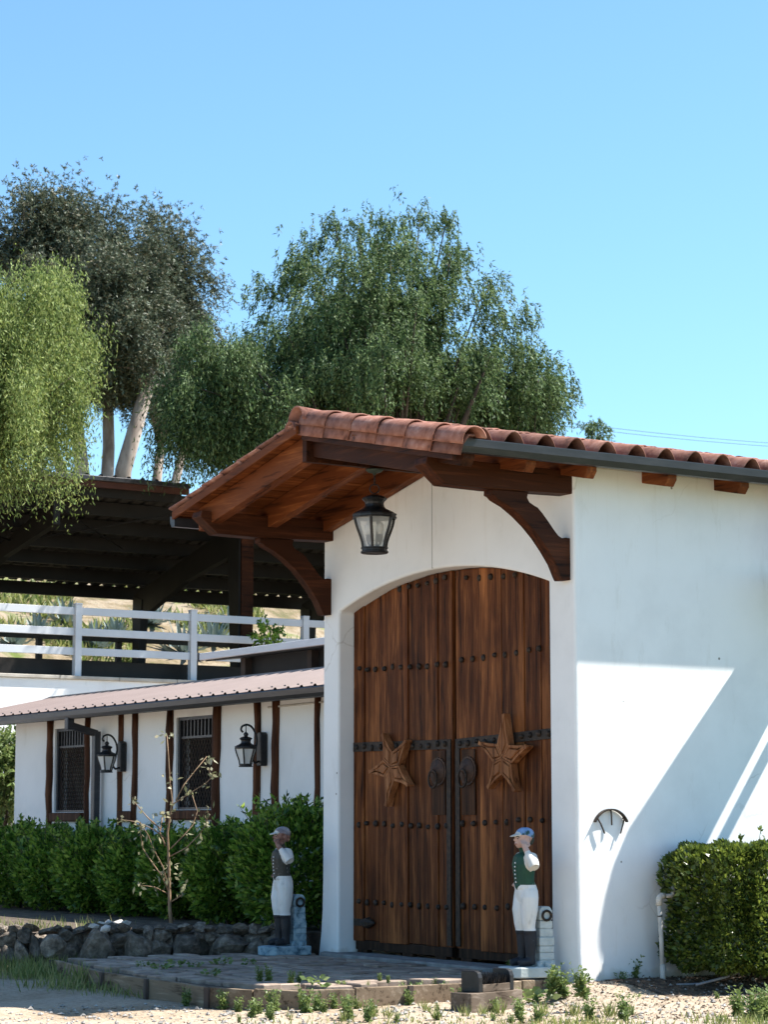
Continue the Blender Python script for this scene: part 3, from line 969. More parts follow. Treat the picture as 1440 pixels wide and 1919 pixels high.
def lantern_parts(root, c, S, glass, hang):
    """hexagonal lantern, c = bottom centre, S = body scale (widest radius)"""
    x, y, z = c
    H = 2.72 * S                # bottom to cap top
    tw = rad(18)
    capp = [(0.96, 0.60), (0.96, 0.585), (1.02, 0.585), (1.03, 0.60), (1.0, 0.61), (1.0, 0.64), (1.03, 0.65), (1.02, 0.662), (0.95, 0.672), (0.84, 0.70), (0.66, 0.73), (0.52, 0.758), (0.45, 0.79), (0.43, 0.83), (0.45, 0.865), (0.52, 0.895), (0.58, 0.915), (0.57, 0.932), (0.44, 0.962), (0.20, 0.99), (0.03, 1.0)]
    MB().lathe([(r * S, q * H) for r, q in capp], 12, c, tw).build('cap', BLACKMETAL, root)
    MB().lathe([(0.60 * S, 0.0), (0.64 * S, 0.012 * H), (0.64 * S, 0.03 * H), (0.585 * S, 0.045 * H), (0.585 * S, 0.075 * H), (0.63 * S, 0.085 * H), (0.63 * S, 0.10 * H), (0.5 * S, 0.105 * H)], 12, c, tw).build('base', BLACKMETAL, root)
    prof = [(0.56, 0.10), (0.60, 0.19), (0.68, 0.28), (0.78, 0.37), (0.87, 0.46), (0.93, 0.54), (0.95, 0.60)]
    for k in range(6):
        a = tw + k * math.pi / 3
        pts = [(x + r * S * math.cos(a), y + r * S * math.sin(a), z + q * H) for r, q in prof]
        MB().tube(pts, 0.055 * S + 0.003, 5).build('frame_bar', BLACKMETAL, root)
        a2 = a + math.pi / 3
        V = []
        for r, q in prof:
            V.append([(x + r * S * 0.985 * math.cos(t), y + r * S * 0.985 * math.sin(t), z + q * H) for t in (a, a2)])
        mb = MB()
        for v in V: mb.v += v
        for i in range(len(V) - 1): mb.f.append([2 * i, 2 * i + 1, 2 * i + 3, 2 * i + 2])
        put('pane', mb.mesh('pane', False, False), glass, root)
    for k in range(2 if hang else 1):
        ox = (0.26 * S * (1 if k else -1)) if hang else 0
        v = Vector((_r[0], _r[1], 0)) * ox
        MB().tube([(x + v.x * 0.2, y + v.y * 0.2, z + 0.1 * H), (x + v.x, y + v.y, z + 0.16 * H), (x + v.x, y + v.y, z + 0.22 * H), (x + v.x, y + v.y, z + 0.32 * H)], [0.03 * S, 0.05 * S, 0.13 * S, 0.13 * S], 8).build('socket', BLACKMETAL, root)
        MB().lathe([(0.10 * S, 0.32 * H), (0.16 * S, 0.39 * H), (0.18 * S, 0.45 * H), (0.13 * S, 0.51 * H), (0.02 * S, 0.54 * H)], 12, (x + v.x, y + v.y, z)).build('bulb', BULB, root, True)


hl = empty('hanging_lantern', (-2.19, -0.74, 3.91), 'large black hexagonal lantern hanging by chain under gatehouse roof', 'lantern')
lantern_parts(hl, (-2.19, -0.74, 3.915), 0.212, GLASS, True)
MB().lathe([(0.085, 0.0), (0.085, -0.012), (0.06, -0.03), (0.02, -0.04), (0.012, -0.055)], 16, (-2.19, -0.74, 4.735)).build('ceiling_canopy', VERD, hl, True)
zt = 4.69
k = 0
while zt > 4.60:
    r0 = 0.016
    pts = [((-2.19 + r0 * 0.6 * math.cos(t) * (k % 2)), -0.74 + r0 * 0.6 * math.cos(t) * (1 - k % 2), zt - r0 + r0 * 1.2 * math.sin(t)) for t in [2 * math.pi * i / 10 for i in range(11)]]
    MB().tube(pts, 0.0035, 5).build('chain_link', BLACKMETAL, hl, True)
    zt -= 0.027
    k += 1
v = Vector((_r[0], _r[1], 0))
pts = [tuple(Vector((-2.19, -0.74, 4.545)) + v * (0.045 * math.cos(t)) + Vector((0, 0, 0.045 * math.sin(t)))) for t in [2 * math.pi * i / 18 for i in range(19)]]
MB().tube(pts, 0.006, 6).build('hanging_ring', BLACKMETAL, hl, True)


def wall_lantern(px, label):
    w = at(px[0], px[1], 1, 1.25)
    x, z = w[0] + 0.02, w[2]
    root = empty('wall_lantern', (x, 1.25, z), label, 'lantern', 'black wall lanterns on the stable')
    MB().prism([(x - 0.055, z - 0.20), (x + 0.055, z - 0.20), (x + 0.062, z - 0.16), (x + 0.062, z + 0.17), (x + 0.03, z + 0.205), (x - 0.03, z + 0.205), (x - 0.062, z + 0.17), (x - 0.062, z - 0.16)], 1, 1.16, 1.245).build('wall_plate', BLACKMETAL, root, bevel=0.01)
    yl = 0.98
    zb = z - 0.215
    lantern_parts(root, (x, yl, zb), 0.135, FROST, False)
    H = 2.72 * 0.135
    top = zb + H
    MB().lathe([(0.012, -0.01), (0.03, 0.012), (0.03, 0.03), (0.01, 0.05)], 10, (x, yl, top)).build('finial', BLACKMETAL, root, True)
    pts = [(x, 1.17, z - 0.14), (x, 1.11, z - 0.17), (x, 1.07, z - 0.12), (x, 1.10, z - 0.02), (x, 1.135, z + 0.08), (x, 1.12, z + 0.18), (x, 1.06, z + 0.27), (x, 0.99, z + 0.295), (x, 0.925, z + 0.27), (x, 0.91, z + 0.225), (x, 0.94, z + 0.20)]
    dense = []
    for i in range(len(pts) - 1):
        a, b = Vector(pts[i]), Vector(pts[i + 1])
        dense += [a.lerp(b, t / 3) for t in range(3)]
    dense.append(Vector(pts[-1]))
    sm = [dense[0]] + [(dense[i - 1] + dense[i] * 2 + dense[i + 1]) / 4 for i in range(1, len(dense) - 1)] + [dense[-1]]
    MB().tube(sm, 0.013, 7).build('scroll_arm', BLACKMETAL, root, True)
    MB().tube([(x, yl, top + 0.04), (x, yl, z + 0.285)], 0.006, 6).build('hanger', BLACKMETAL, root)


wall_lantern((233, 1418), 'black scroll-arm wall lantern on stable between downspout and left window post')
wall_lantern((496, 1404), 'black scroll-arm wall lantern on stable nearest the gatehouse')

# ------------------------------------------------------------------ stable
stb = empty('stable', (-10, 1.25, 0), 'low white stable with rustic posts, grilled windows and faded red metal roof', 'building')
YW = 1.25
w1 = (-13.86, -12.86, 1.49, 2.67)
w2 = (-10.12, -9.06, 1.51, 2.69)
mb = MB()
xs = [-15.25, w1[0], w1[1], w2[0], w2[1], -4.42]
for i in (0, 2, 4): mb.box(xs[i], xs[i + 1], YW, YW + 0.2, -0.2, 2.80)
for (a, b, c, d) in (w1, w2):
    mb.box(a, b, YW, YW + 0.2, -0.2, c)
    mb.box(a, b, YW, YW + 0.2, d, 2.80)
mb.box(-15.25, -15.05, YW + 0.2, 4.2, -0.2, 3.0)
mb.box(-15.05, -4.42, 4.0, 4.2, -0.2, 3.0)
mb.build('wall', STUCCO2, stb)
for wi, (a, b, c, d) in enumerate((w1, w2)):
    wf = MB().box(a, a + 0.05, YW + 0.03, YW + 0.12, c, d).box(b - 0.05, b, YW + 0.03, YW + 0.12, c, d).box(a + .05, b - .05, YW + 0.03, YW + 0.12, d - 0.04, d).box(a + .05, b - .05, YW + 0.03, YW + 0.12, c, c + 0.03).build('window', GUTTER, stb)
    zm = d - 0.26
    MB().box(a + 0.05, b - 0.05, YW + 0.05, YW + 0.09, zm - 0.015, zm + 0.015).build('cross_rail', GUTTER, wf)
    for k in range(10):
        xx = a + 0.05 + (b - a - 0.1) * (k + 0.5) / 10
        MB().box(xx - 0.014, xx + 0.014, YW + 0.06, YW + 0.085, zm + 0.015, d - 0.04).build('bar', GUTTER, wf)
    g = MB()
    wd, hh = 0.075, 0.11
    x = a + 0.05
    nx, nz = int((b - a - 0.1) / wd), int((zm - c) / hh)
    for i in range(nx):
        for j in range(nz):
            x0, z0 = a + 0.05 + i * wd, c + 0.03 + j * hh
            for (p, q) in (((x0, z0 + hh / 2), (x0 + wd / 2, z0 + hh)), ((x0 + wd / 2, z0 + hh), (x0 + wd, z0 + hh / 2)), ((x0 + wd, z0 + hh / 2), (x0 + wd / 2, z0)), ((x0 + wd / 2, z0), (x0, z0 + hh / 2))):
                g.bar((p[0], YW + 0.07, p[1]), (q[0], YW + 0.07, q[1]), 0.005, 0.010, up=(0, 1, 0))
    o = put('wire_mesh', g.mesh('wire_mesh', False, False), BROWNRAIL, wf)
    o['kind'] = 'stuff'
    MB().box(a - 0.02, b + 0.02, YW - 0.07, YW + 0.05, c - 0.13, c - 0.005).build('window_sill', LOGWOOD, stb, bevel=0.02)


def log_post(x, w, z0=-0.1, z1=2.80):
    rr = random.Random(int(-x * 100))
    pts, rad_ = [], []
    for i in range(12):
        t = i / 11
        pts.append((x + rr.uniform(-.018, .018), YW - 0.012, z0 + (z1 - z0) * t))
        rad_.append(w / 2 * rr.uniform(0.88, 1.12))
    MB().tube(pts, rad_, 9).build('post', LOGWOOD, stb, True)


for px, yy, w in ((96, 1420, 0.12), (166, 1420, 0.10), (228, 1420, 0.085), (255, 1420, 0.10), (321, 1420, 0.12), (409, 1420, 0.13), (485, 1420, 0.11), (519, 1420, 0.115), (597, 1420, 0.085)):
    log_post(float(at(px, yy, 1, YW)[0]), w)
for pa, pb in ((228, 255), (485, 519)):
    a, b = float(at(pa, 1500, 1, YW)[0]), float(at(pb, 1500, 1, YW)[0])
    MB().box(a, b, YW - 0.07, YW + 0.02, 1.36, 1.50).build('brace', LOGWOOD, stb, bevel=0.02)
# roof, corrugated
ZG, ZT, YG, YT = 2.87, 3.30, 0.72, 2.75


def corrug(name, x0, x1, ya, za, yb, zb, pitch=0.3, hgt=0.022):
    n = int((x1 - x0) / pitch)
    mb = MB()
    xs = []
    for i in range(n):
        b = x0 + i * pitch
        xs += [(b, 0), (b + pitch * 0.72, 0), (b + pitch * 0.80, hgt), (b + pitch * 0.92, hgt)]
    xs.append((x0 + n * pitch, 0))
    for (x, h) in xs:
        mb.v += [(x, ya, za + h), (x, yb, zb + h)]
    for i in range(len(xs) - 1): mb.f.append([2 * i, 2 * i + 2, 2 * i + 3, 2 * i + 1])
    return mb


rf = corrug('roof', -17.4, -4.40, YG, ZG, YT, ZT).build('roof', PINKROOF, stb)
corrug('roof', -17.4, -4.40, YT, ZT, 4.5, 2.93).build('roof', PINKROOF, stb)
MB().prism([(YG + 0.06, ZG - 0.03), (YT, ZT - 0.012), (YT, ZT - 0.15), (YG + 0.06, ZG - 0.13)], 0, -17.3, -4.42).build('roof_deck', DARKPANEL, stb)
MB().prism([(2.62, 3.285), (2.75, 3.335), (2.88, 3.285)], 0, -17.4, -4.42).build('ridge_cap', GUTTER, stb)
gp = [(0, 0), (0, 0.105), (-0.01, 0.105), (-0.11, 0.112), (-0.118, 0.10), (-0.10, 0.04), (-0.07, 0)]
MB().prism([(YG + a + 0.055, 2.745 + b) for a, b in gp], 0, -17.4, -4.42).build('gutter', GUTTER, stb)
SCR = MB().lathe([(0.013, 0), (0.013, 0.010), (0.004, 0.016)], 6).mesh('roof_screw')
SCR.materials.append(GUTTER)
for k in range(42):
    put('roof_screw', SCR, None, rf, loc=(-17.25 + k * 0.3, YG + 0.02, ZG + 0.024 + 0.004))
dx = float(at(187, 1400, 1, 1.2)[0])
MB().box(dx - 0.055, dx + 0.055, 1.10, 1.19, 0.1, 2.58).bar((dx, 1.145, 2.55), (dx, 0.74, 2.66), 0.10, 0.09).box(dx - 0.055, dx + 0.055, 0.69, 0.79, 2.60, 2.76).build('downspout', GUTTER, stb, bevel=0.008)
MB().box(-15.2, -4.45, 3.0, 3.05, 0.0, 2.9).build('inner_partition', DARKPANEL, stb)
MB().tube([(-7.7, 1.235, 2.72), (-5.0, 1.235, 2.74)], 0.012, 6).build('conduit', PVC, stb)

# shed with pale gutter behind the stable
sh = empty('back_shed', (-10.5, 5.5, 0), 'dark panelled shed with pale grey gutter behind the stable roof', 'shed')
MB().box(-14.2, -4.6, 4.45, 7.6, -0.2, 3.84).build('wall', DARKPANEL, sh)
MB().prism([(4.06, 3.90), (7.9, 4.25), (7.9, 4.20), (4.06, 3.78)], 0, -14.6, -4.5).build('roof', DARKPANEL, sh)
MB().box(-14.66, -4.5, 3.98, 4.055, 3.80, 3.905).build('gutter', PALEGUTTER, sh, bevel=0.01)
MB().box(-14.70, -14.661, 3.97, 4.06, 3.79, 3.915).build('gutter_end_cap', GUTTER, sh)
for xx in (-13.9, -11.95, -10.0, -8.0, -6.0):
    MB().box(xx - 0.06, xx + 0.06, 4.33, 4.45, -0.2, 3.80).build('post', BROWNRAIL, sh)

# ------------------------------------------------------------------ retaining wall, fences, shelter
rw = empty('retaining_wall', (-22, 10, -0.2), 'tall white retaining wall below the white rail fence', 'wall')
MB().box(-22.3, -22.0, -25, 40, -0.3, 3.93).build('wall', STUCCO2, rw)
for k in range(54):
    MB().box(-22.34, -21.95, -25 + k * 1.2 + 0.005, -25 + (k + 1) * 1.2 - 0.005, 3.934, 4.0).build('coping_stone', COPING, rw, bevel=0.01)
lw = MB().box(-19.2, -18.95, -6, 4, -0.3, 1.72).box(-19.26, -18.89, -6, 4, 1.723, 1.80).build('garden_wall', STUCCO2)
tag(lw, 'low sunlit white wall at far left beyond the stable', 'wall')

fe = empty('rail_fence', (-22.15, 8, 4.0), 'white three-rail vinyl fence on top of the retaining wall', 'fence')
FP = [0.6, 3.0, 5.42, 7.81, 10.28, 12.7, 15.1]
for yy in FP:
    o = MB().box(-22.21, -22.08, yy - 0.065, yy + 0.065, 4.001, 5.32).prism([(yy - 0.075, 5.32), (yy + 0.075, 5.32), (yy + 0.06, 5.345), (yy - 0.06, 5.345)], 0, -22.22, -22.07).build('post', VINYL, fe, bevel=0.006)
for a, b in zip(FP[:-1], FP[1:]):
    for zz in (4.46, 4.82, 5.20):
        MB().box(-22.17, -22.12, a + 0.065, b - 0.065, zz - 0.07, zz + 0.07).build('rail', VINYL, fe, bevel=0.006)
f2 = empty('corral_fence', (-29.4, 12, 4.6), 'low brown wooden corral fence behind the white rail fence', 'fence')
P2 = [6.0 + 1.9 * k for k in range(9)]
for yy in P2:
    MB().box(-29.48, -29.36, yy - 0.06, yy + 0.06, 4.5, 5.55).build('post', BROWNRAIL, f2)
for a, b in zip(P2[:-1], P2[1:]):
    for zz in (4.78, 5.35):
        MB().box(-29.35, -29.30, a - 0.06, b - 0.062, zz - 0.07, zz + 0.07).build('rail', BROWNRAIL, f2)
kb = MB().box(-22.75, -22.5, -5, 25, 3.95, 4.32).build('dark_ground_strip', STEEL)  # long dark strip low behind the fence
tag(kb, 'long dark strip running low behind the white rail fence', 'board')

sh2 = empty('steel_shelter', (-26.5, 8, 4.2), 'open dark steel shelter with corrugated roof on the upper terrace', 'shelter')
XN, XF, ZN, ZF = -23.6, -29.5, 7.98, 6.55


def zroof(x): return ZN + (ZF - ZN) * (x - XN) / (XF - XN)


def slope_slab(x0, x1, y0, y1, z_off, th, name, mat, pitch=0.30, hgt=0.05):
    n = int((y1 - y0) / pitch)
    mb = MB()
    ys = []
    for i in range(n):
        b = y0 + i * pitch
        ys += [(b, 0), (b + pitch * 0.6, 0), (b + pitch * 0.72, hgt), (b + pitch * 0.9, hgt)]
    ys.append((y0 + n * pitch, 0))
    for (y, h) in ys: mb.v += [(x0, y, zroof(x0) + z_off + h), (x1, y, zroof(x1) + z_off + h)]
    for i in range(len(ys) - 1): mb.f.append([2 * i, 2 * i + 2, 2 * i + 3, 2 * i + 1])
    return mb.build(name, mat, sh2)


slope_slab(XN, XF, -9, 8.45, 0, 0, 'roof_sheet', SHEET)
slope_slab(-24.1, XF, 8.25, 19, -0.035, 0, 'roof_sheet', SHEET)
MB().box(XN + 0.001, XN + 0.05, -9, 8.44, ZN - 0.22, ZN - 0.10).build('fascia', RUSTRED, sh2)
MB().box(XN + 0.001, XN + 0.13, -9, 8.44, ZN - 0.098, ZN - 0.005).build('gutter', GUTTER, sh2, bevel=0.01)
for i in range(7):
    xx = XN - 0.25 - i * 0.94
    zz = zroof(xx)
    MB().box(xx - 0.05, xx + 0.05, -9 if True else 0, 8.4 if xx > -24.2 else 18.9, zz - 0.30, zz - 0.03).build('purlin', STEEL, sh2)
for yy in (-2.8, 1.5, 5.85, 10.1, 14.4):
    xa, xb = (XN - 0.5, XF + 0.35) if yy < 9 else (-24.35, XF + 0.35)
    if yy < 9:
        poly = [(xa, zroof(xa) - 0.305), (xb, zroof(xb) - 0.305), (xb, zroof(xb) - 0.75), (xa - 2.4, zroof(xa - 2.4) - 0.62), (xa, zroof(xa) - 0.8)]
    else:
        poly = [(xa, zroof(xa) - 0.305), (xb, zroof(xb) - 0.305), (xb, zroof(xb) - 0.95), (xa - 2.4, zroof(xa - 2.4) - 0.80), (xa, zroof(xa) - 0.95)]
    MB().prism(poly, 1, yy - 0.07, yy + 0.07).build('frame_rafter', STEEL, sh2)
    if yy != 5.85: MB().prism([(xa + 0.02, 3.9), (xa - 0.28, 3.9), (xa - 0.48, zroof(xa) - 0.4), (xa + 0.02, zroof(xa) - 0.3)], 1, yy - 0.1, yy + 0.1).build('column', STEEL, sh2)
    if yy > 9:
        MB().box(xa + 0.021, xa + 0.06, yy - 0.05, yy + 0.22, 3.95, zroof(xa) - 0.4).build('column_facing', BEAM_Y, sh2)
    MB().prism([(xb + 0.25, 4.3), (xb - 0.02, 4.3), (xb - 0.02, zroof(xb) - 0.35), (xb + 0.42, zroof(xb) - 0.45)], 1, yy - 0.09, yy + 0.09).build('column', STEEL, sh2)
for (ya, yb) in ((1.5, 5.85), (5.85, 8.3)):
    MB().tube([(XN - 0.6, ya, zroof(XN - .6) - 0.4), (XN - 2.6, yb, zroof(XN - 2.6) - 0.4)], 0.02, 5).build('tie_rod', STEEL, sh2)
    MB().tube([(XN - 0.6, yb, zroof(XN - .6) - 0.42), (XN - 2.6, ya, zroof(XN - 2.6) - 0.42)], 0.02, 5).build('tie_rod', STEEL, sh2)


# ------------------------------------------------------------------ trees
def crown_tree(name, label, base, ctr, rad3, nb, nstr, nleaf, mat, bark, seed, droop, L, W, slen, trunk_r, limbs=6, clump=0.5, trunks=None, group='trees on the hill behind the gate', shell=0.45):
    rng = np.random.default_rng(seed)
    root = empty(name, base, label, 'tree', group)
    base, ctr, rad3 = np.array(base, float), np.array(ctr, float), np.array(rad3, float)
    # bough centres
    U = unit(rng.normal(size=(nb, 3)))
    rr = (shell + (1 - shell) * rng.random(nb) ** 0.7)[:, None]
    low = U[:, 2] < -0.35
    U[low, 2] *= 0.4
    lump = 1 + 0.22 * np.sin(3.1 * np.arctan2(U[:, 1], U[:, 0]) + seed)[:, None] * (1 - np.abs(U[:, 2:3]))
    B = ctr + U * rr * rad3 * lump * rng.uniform(0.80, 1.20, (nb, 1))
    mb = MB()
    fork = base + (ctr - base) * 0.45
    tl = trunks or [(fork, trunk_r)]
    tops = []
    for (fp, tr) in tl:
        fp = np.array(fp, float)
        b0 = base + (fp - base) * np.array([0.35, 0.35, 0])
        midp = (b0 + fp) / 2 + rng.normal(size=3) * np.array([0.15, 0.15, 0])
        mb.tube([b0 - np.array([0, 0, 0.6]), b0 + (midp - b0) * 0.4, midp, fp], [tr * 1.25, tr, tr * 0.85, tr * 0.7], 9)
        tops.append((fp, tr * 0.7))
    for i in range(nb):
        k = int(np.argmin([np.linalg.norm(B[i] - t[0]) for t in tops])) if len(tops) > 1 else 0
        t0, tr = tops[k]
        if i % 2 and i > limbs * 3: continue
        m1 = t0 + (B[i] - t0) * 0.45 + np.array([0, 0, 0.10 * np.linalg.norm(B[i] - t0)]) + rng.normal(size=3) * 0.12
        r0 = tr * (0.62 if i < limbs else 0.30)
        mb.tube([t0, t0 + (m1 - t0) * 0.5, m1, m1 + (B[i] - m1) * 0.6, B[i]], [r0, r0 * 0.8, r0 * 0.55, r0 * 0.3, 0.012], 6)
    mb.build('trunk', bark, root, True)
    # strands of leaves
    per = nstr // nb
    P, D, LL, WW = [], [], [], []
    cs = clump * rng.uniform(0.55, 1.35, nb)
    for i in range(nb):
        n = max(4, int(per * (cs[i] / clump) ** 1.6))
        O = B[i] + rng.normal(size=(n, 3)) * cs[i] * np.array([0.85, 0.85, 0.9])
        outw = unit(O - ctr)
        ln = slen * rng.uniform(0.35, 1.25, n)
        for s_ in range(nleaf):
            t = (s_ + rng.random(n)) / nleaf
            d0 = outw * (1 - droop) * 0.9 + np.array([0, 0, 0.35 * (1 - droop)])
            pos = O + d0 * (ln * t)[:, None] + np.array([0, 0, -1.0]) * (droop * ln * t ** 1.5)[:, None] + rng.normal(size=(n, 3)) * 0.035 * slen
            tang = d0 + np.array([0, 0, -1.0]) * (droop * 1.5 * t ** 0.5)[:, None]
            P.append(pos)
            D.append(unit(tang) + rng.normal(size=(n, 3)) * (0.55 if droop > 0.5 else 0.9))
            LL.append(L * rng.uniform(0.6, 1.3, n))
            WW.append(W * rng.uniform(0.7, 1.3, n))
    V = leaf_quads(np.concatenate(P), np.concatenate(D), np.concatenate(LL), np.concatenate(WW), rng)
    put('crown', quads_mesh('crown', V), mat, root)
    return root


def place(px, py, dist): return away(px, py, dist)


# big pepper tree behind the gatehouse
c = place(710, 672, 46)
crown_tree('pepper_tree', 'large green pepper tree behind the gatehouse ridge', (c[0] + 0.3, c[1] + 0.6, -0.1), (c[0], c[1], c[2]), (2.75, 2.75, 2.95), 235, 13000, 15, PEPPER, BARK, 23, 0.74, 0.100, 0.026, 0.62, 0.30, clump=0.22, shell=0.2)
c = place(940, 770, 47)
crown_tree('pepper_tree', 'low spreading pepper tree right of the large pepper tree', (c[0], c[1], -0.1), (c[0], c[1], c[2]), (1.55, 1.55, 1.2), 60, 3400, 14, PEPPER, BARK, 6, 0.70, 0.100, 0.025, 0.55, 0.14, clump=0.23, shell=0.2)
c = place(432, 765, 44)
b0 = place(720, 1300, 44.5)
crown_tree('pepper_tree', 'dark weeping pepper tree between the gum tree and gatehouse roof', (b0[0], b0[1], -0.1), (c[0], c[1], c[2]), (1.2, 1.2, 1.65), 75, 4500, 17, PEPPER, BARK, 8, 0.88, 0.100, 0.026, 1.05, 0.16, clump=0.20, trunks=[(tuple(place(612, 880, 44.2)), 0.13)], shell=0.2)
# bright weeping pepper tree at the left
c = place(-60, 690, 40)
crown_tree('pepper_tree', 'bright yellow-green weeping pepper tree at left edge before the shelter', (-22.9, 2.4, 4.0), (c[0], c[1], c[2]), (2.15, 2.15, 2.4), 130, 10500, 20, PEPPER2, BARK, 9, 0.95, 0.090, 0.022, 1.6, 0.26, clump=0.21, shell=0.35)
# gum trees
c = place(200, 650, 70)
tr = [(tuple(place(128, 690, 70)), 0.26), (tuple(place(200, 640, 71)), 0.22), (tuple(place(275, 730, 69)), 0.30), (tuple(place(350, 820, 70)), 0.17), (tuple(place(80, 760, 70)), 0.2)]
crown_tree('gum_tree', 'tall dark gum tree with several pale trunks at upper left', (c[0], c[1], 9.4), (c[0], c[1], c[2]), (3.1, 3.1, 3.5), 200, 34000, 8, EUCA, PALEBARK, 10, 0.5, 0.12, 0.036, 0.42, 0.24, clump=0.33, trunks=tr, shell=0.2)
c = place(305, 590, 74)
crown_tree('gum_tree', 'dark gum tree crown behind the right side of the tall gum', (c[0], c[1], 9.6), (c[0], c[1], c[2]), (1.6, 1.6, 3.0), 120, 17000, 8, EUCA, PALEBARK, 17, 0.5, 0.125, 0.036, 0.42, 0.2, clump=0.36, shell=0.1)
c = place(85, 465, 72)
crown_tree('gum_tree', 'highest gum tree crown, reddish tipped, at far left', (c[0], c[1], 9.6), (c[0], c[1], c[2]), (1.3, 1.3, 1.75), 70, 10500, 8, EUCA, PALEBARK, 12, 0.45, 0.12, 0.036, 0.40, 0.2, clump=0.36, shell=0.1)
c = place(1116, 812, 75)
crown_tree('far_tree', 'small distant treetop just above the clay tiles at right', (c[0], c[1], 6.0), (c[0], c[1], c[2]), (0.28, 0.28, 0.35), 7, 160, 8, PEPPER, BARK, 14, 0.5, 0.13, 0.035, 0.3, 0.1, clump=0.14)
c = place(8, 1440, 37.5)
crown_tree('leafy_shrub', 'green shrub at far left beyond the stable corner', (c[0], c[1], 0.4), (c[0], c[1], c[2] - 0.1), (0.6, 0.6, 0.75), 20, 1100, 8, WEED, BARK, 15, 0.35, 0.10, 0.05, 0.3, 0.05, clump=0.2, group='garden shrubs')
c = place(-40, 1500, 38)
# vine at the column foot
c = at(500, 1185, 0, -21.5)
crown_tree('leafy_shrub', 'bright leafy shrub at the foot of the shelter column', (c[0], c[1], 3.2), (c[0], c[1], c[2] - 0.12), (0.18, 0.28, 0.20), 9, 110, 7, HEDGE, BARK, 16, 0.3, 0.09, 0.05, 0.18, 0.02, clump=0.08, group='garden shrubs')


# ------------------------------------------------------------------ hedges
def shrub(name, label, c, rx, ry, h, n, mat, seed, shoots=20, L=0.055, W=0.024, group=None, cat='shrub', boxy=2.6):
    rng = np.random.default_rng(seed)
    root = empty(name, (c[0], c[1], c[2]), label, cat, group)
    ph = rng.random(6) * 6
    U = unit(rng.normal(size=(n, 3)) * np.array([1, 1, 1.05]))
    p_ = boxy
    sc = 1.0 / (np.abs(U[:, 0]) ** p_ + np.abs(U[:, 1]) ** p_ + np.abs(U[:, 2]) ** p_) ** (1 / p_)
    lump = 1 + 0.09 * np.sin(5 * U[:, 0] + 4 * U[:, 2] + ph[0]) * np.sin(6 * U[:, 1] - 5 * U[:, 2] + ph[1]) + 0.06 * np.sin(11 * U[:, 2] + 9 * U[:, 0] + ph[2])
    r = (1 - 0.42 * rng.random(n) ** 1.5) * lump * sc
    if boxy > 8:
        ar = np.array([ry * h, rx * h, rx * ry * 4 * 0.5])
        fc = rng.choice(3, n, p=ar / ar.sum())
        B_ = rng.uniform(-1, 1, (n, 3))
        B_[np.arange(n), fc] = np.where(rng.random(n) < 0.5, -1, 1) * (1 - 0.25 * rng.random(n) ** 1.6)
        q8 = (np.abs(B_) ** 9).sum(1) ** (1 / 9)
        B_ = B_ / np.maximum(1, q8)[:, None]
        wob = 1 + 0.045 * np.sin(9 * B_[:, 1] + ph[0]) * np.sin(5 * B_[:, 2] + ph[1]) + 0.03 * np.sin(23 * B_[:, 1] + 7 * B_[:, 0])
        P0 = B_ * wob[:, None]
        U, r = unit(P0), np.linalg.norm(P0, axis=1)
    P = U * r[:, None] * np.array([rx, ry, h / 2]) + np.array([c[0], c[1], c[2] + h / 2 + 0.05])
    D = U * np.array([1, 1, 0.7]) + np.array([0, 0, 0.55]) + rng.normal(size=(n, 3)) * 0.55
    Ls = L * rng.uniform(0.6, 1.25, n)
    Pl, Dl, Ll = [P], [D], [Ls]
    mb = MB()
    mb.tube([(c[0], c[1], c[2] - 0.15), (c[0], c[1], c[2] + h * 0.5)], [0.04, 0.015], 6)
    for k in range(7):
        a = rng.random() * 6.28
        mb.tube([(c[0], c[1], c[2] + 0.05), (c[0] + rx * .4 * math.cos(a), c[1] + ry * .4 * math.sin(a), c[2] + h * 0.4), (c[0] + rx * .7 * math.cos(a), c[1] + ry * .7 * math.sin(a), c[2] + h * 0.8)], [0.018, 0.012, 0.005], 5)
    for k in range(shoots):
        a, q = rng.random() * 6.28, math.sqrt(rng.random())
        x, y = c[0] + rx * q * math.cos(a) * 0.95, c[1] + ry * q * math.sin(a) * 0.9
        z0 = c[2] + h * (0.93 if q < .8 else 0.8)
        hh = rng.uniform(0.08, 0.30)
        lean = rng.normal(size=2) * 0.10
        nl = int(10 + hh * 70)
        t = rng.random(nl)
        pos = np.stack([x + lean[0] * t, y + lean[1] * t, z0 + hh * t], -1)
        dd = rng.normal(size=(nl, 3)) * 0.8 + np.array([0, 0, 0.7])
        Pl.append(pos); Dl.append(dd); Ll.append(L * rng.uniform(0.6, 1.1, nl))
        mb.tube([(x, y, z0 - 0.1), (x + lean[0], y + lean[1], z0 + hh)], [0.005, 0.002], 4, cap=False)
    mb.build('stem', BARK, root)
    LL = np.concatenate(Ll)
    V = leaf_quads(np.concatenate(Pl), np.concatenate(Dl), LL, LL * (W / L), rng)
    put('foliage', quads_mesh('foliage', V), mat, root)
    return root


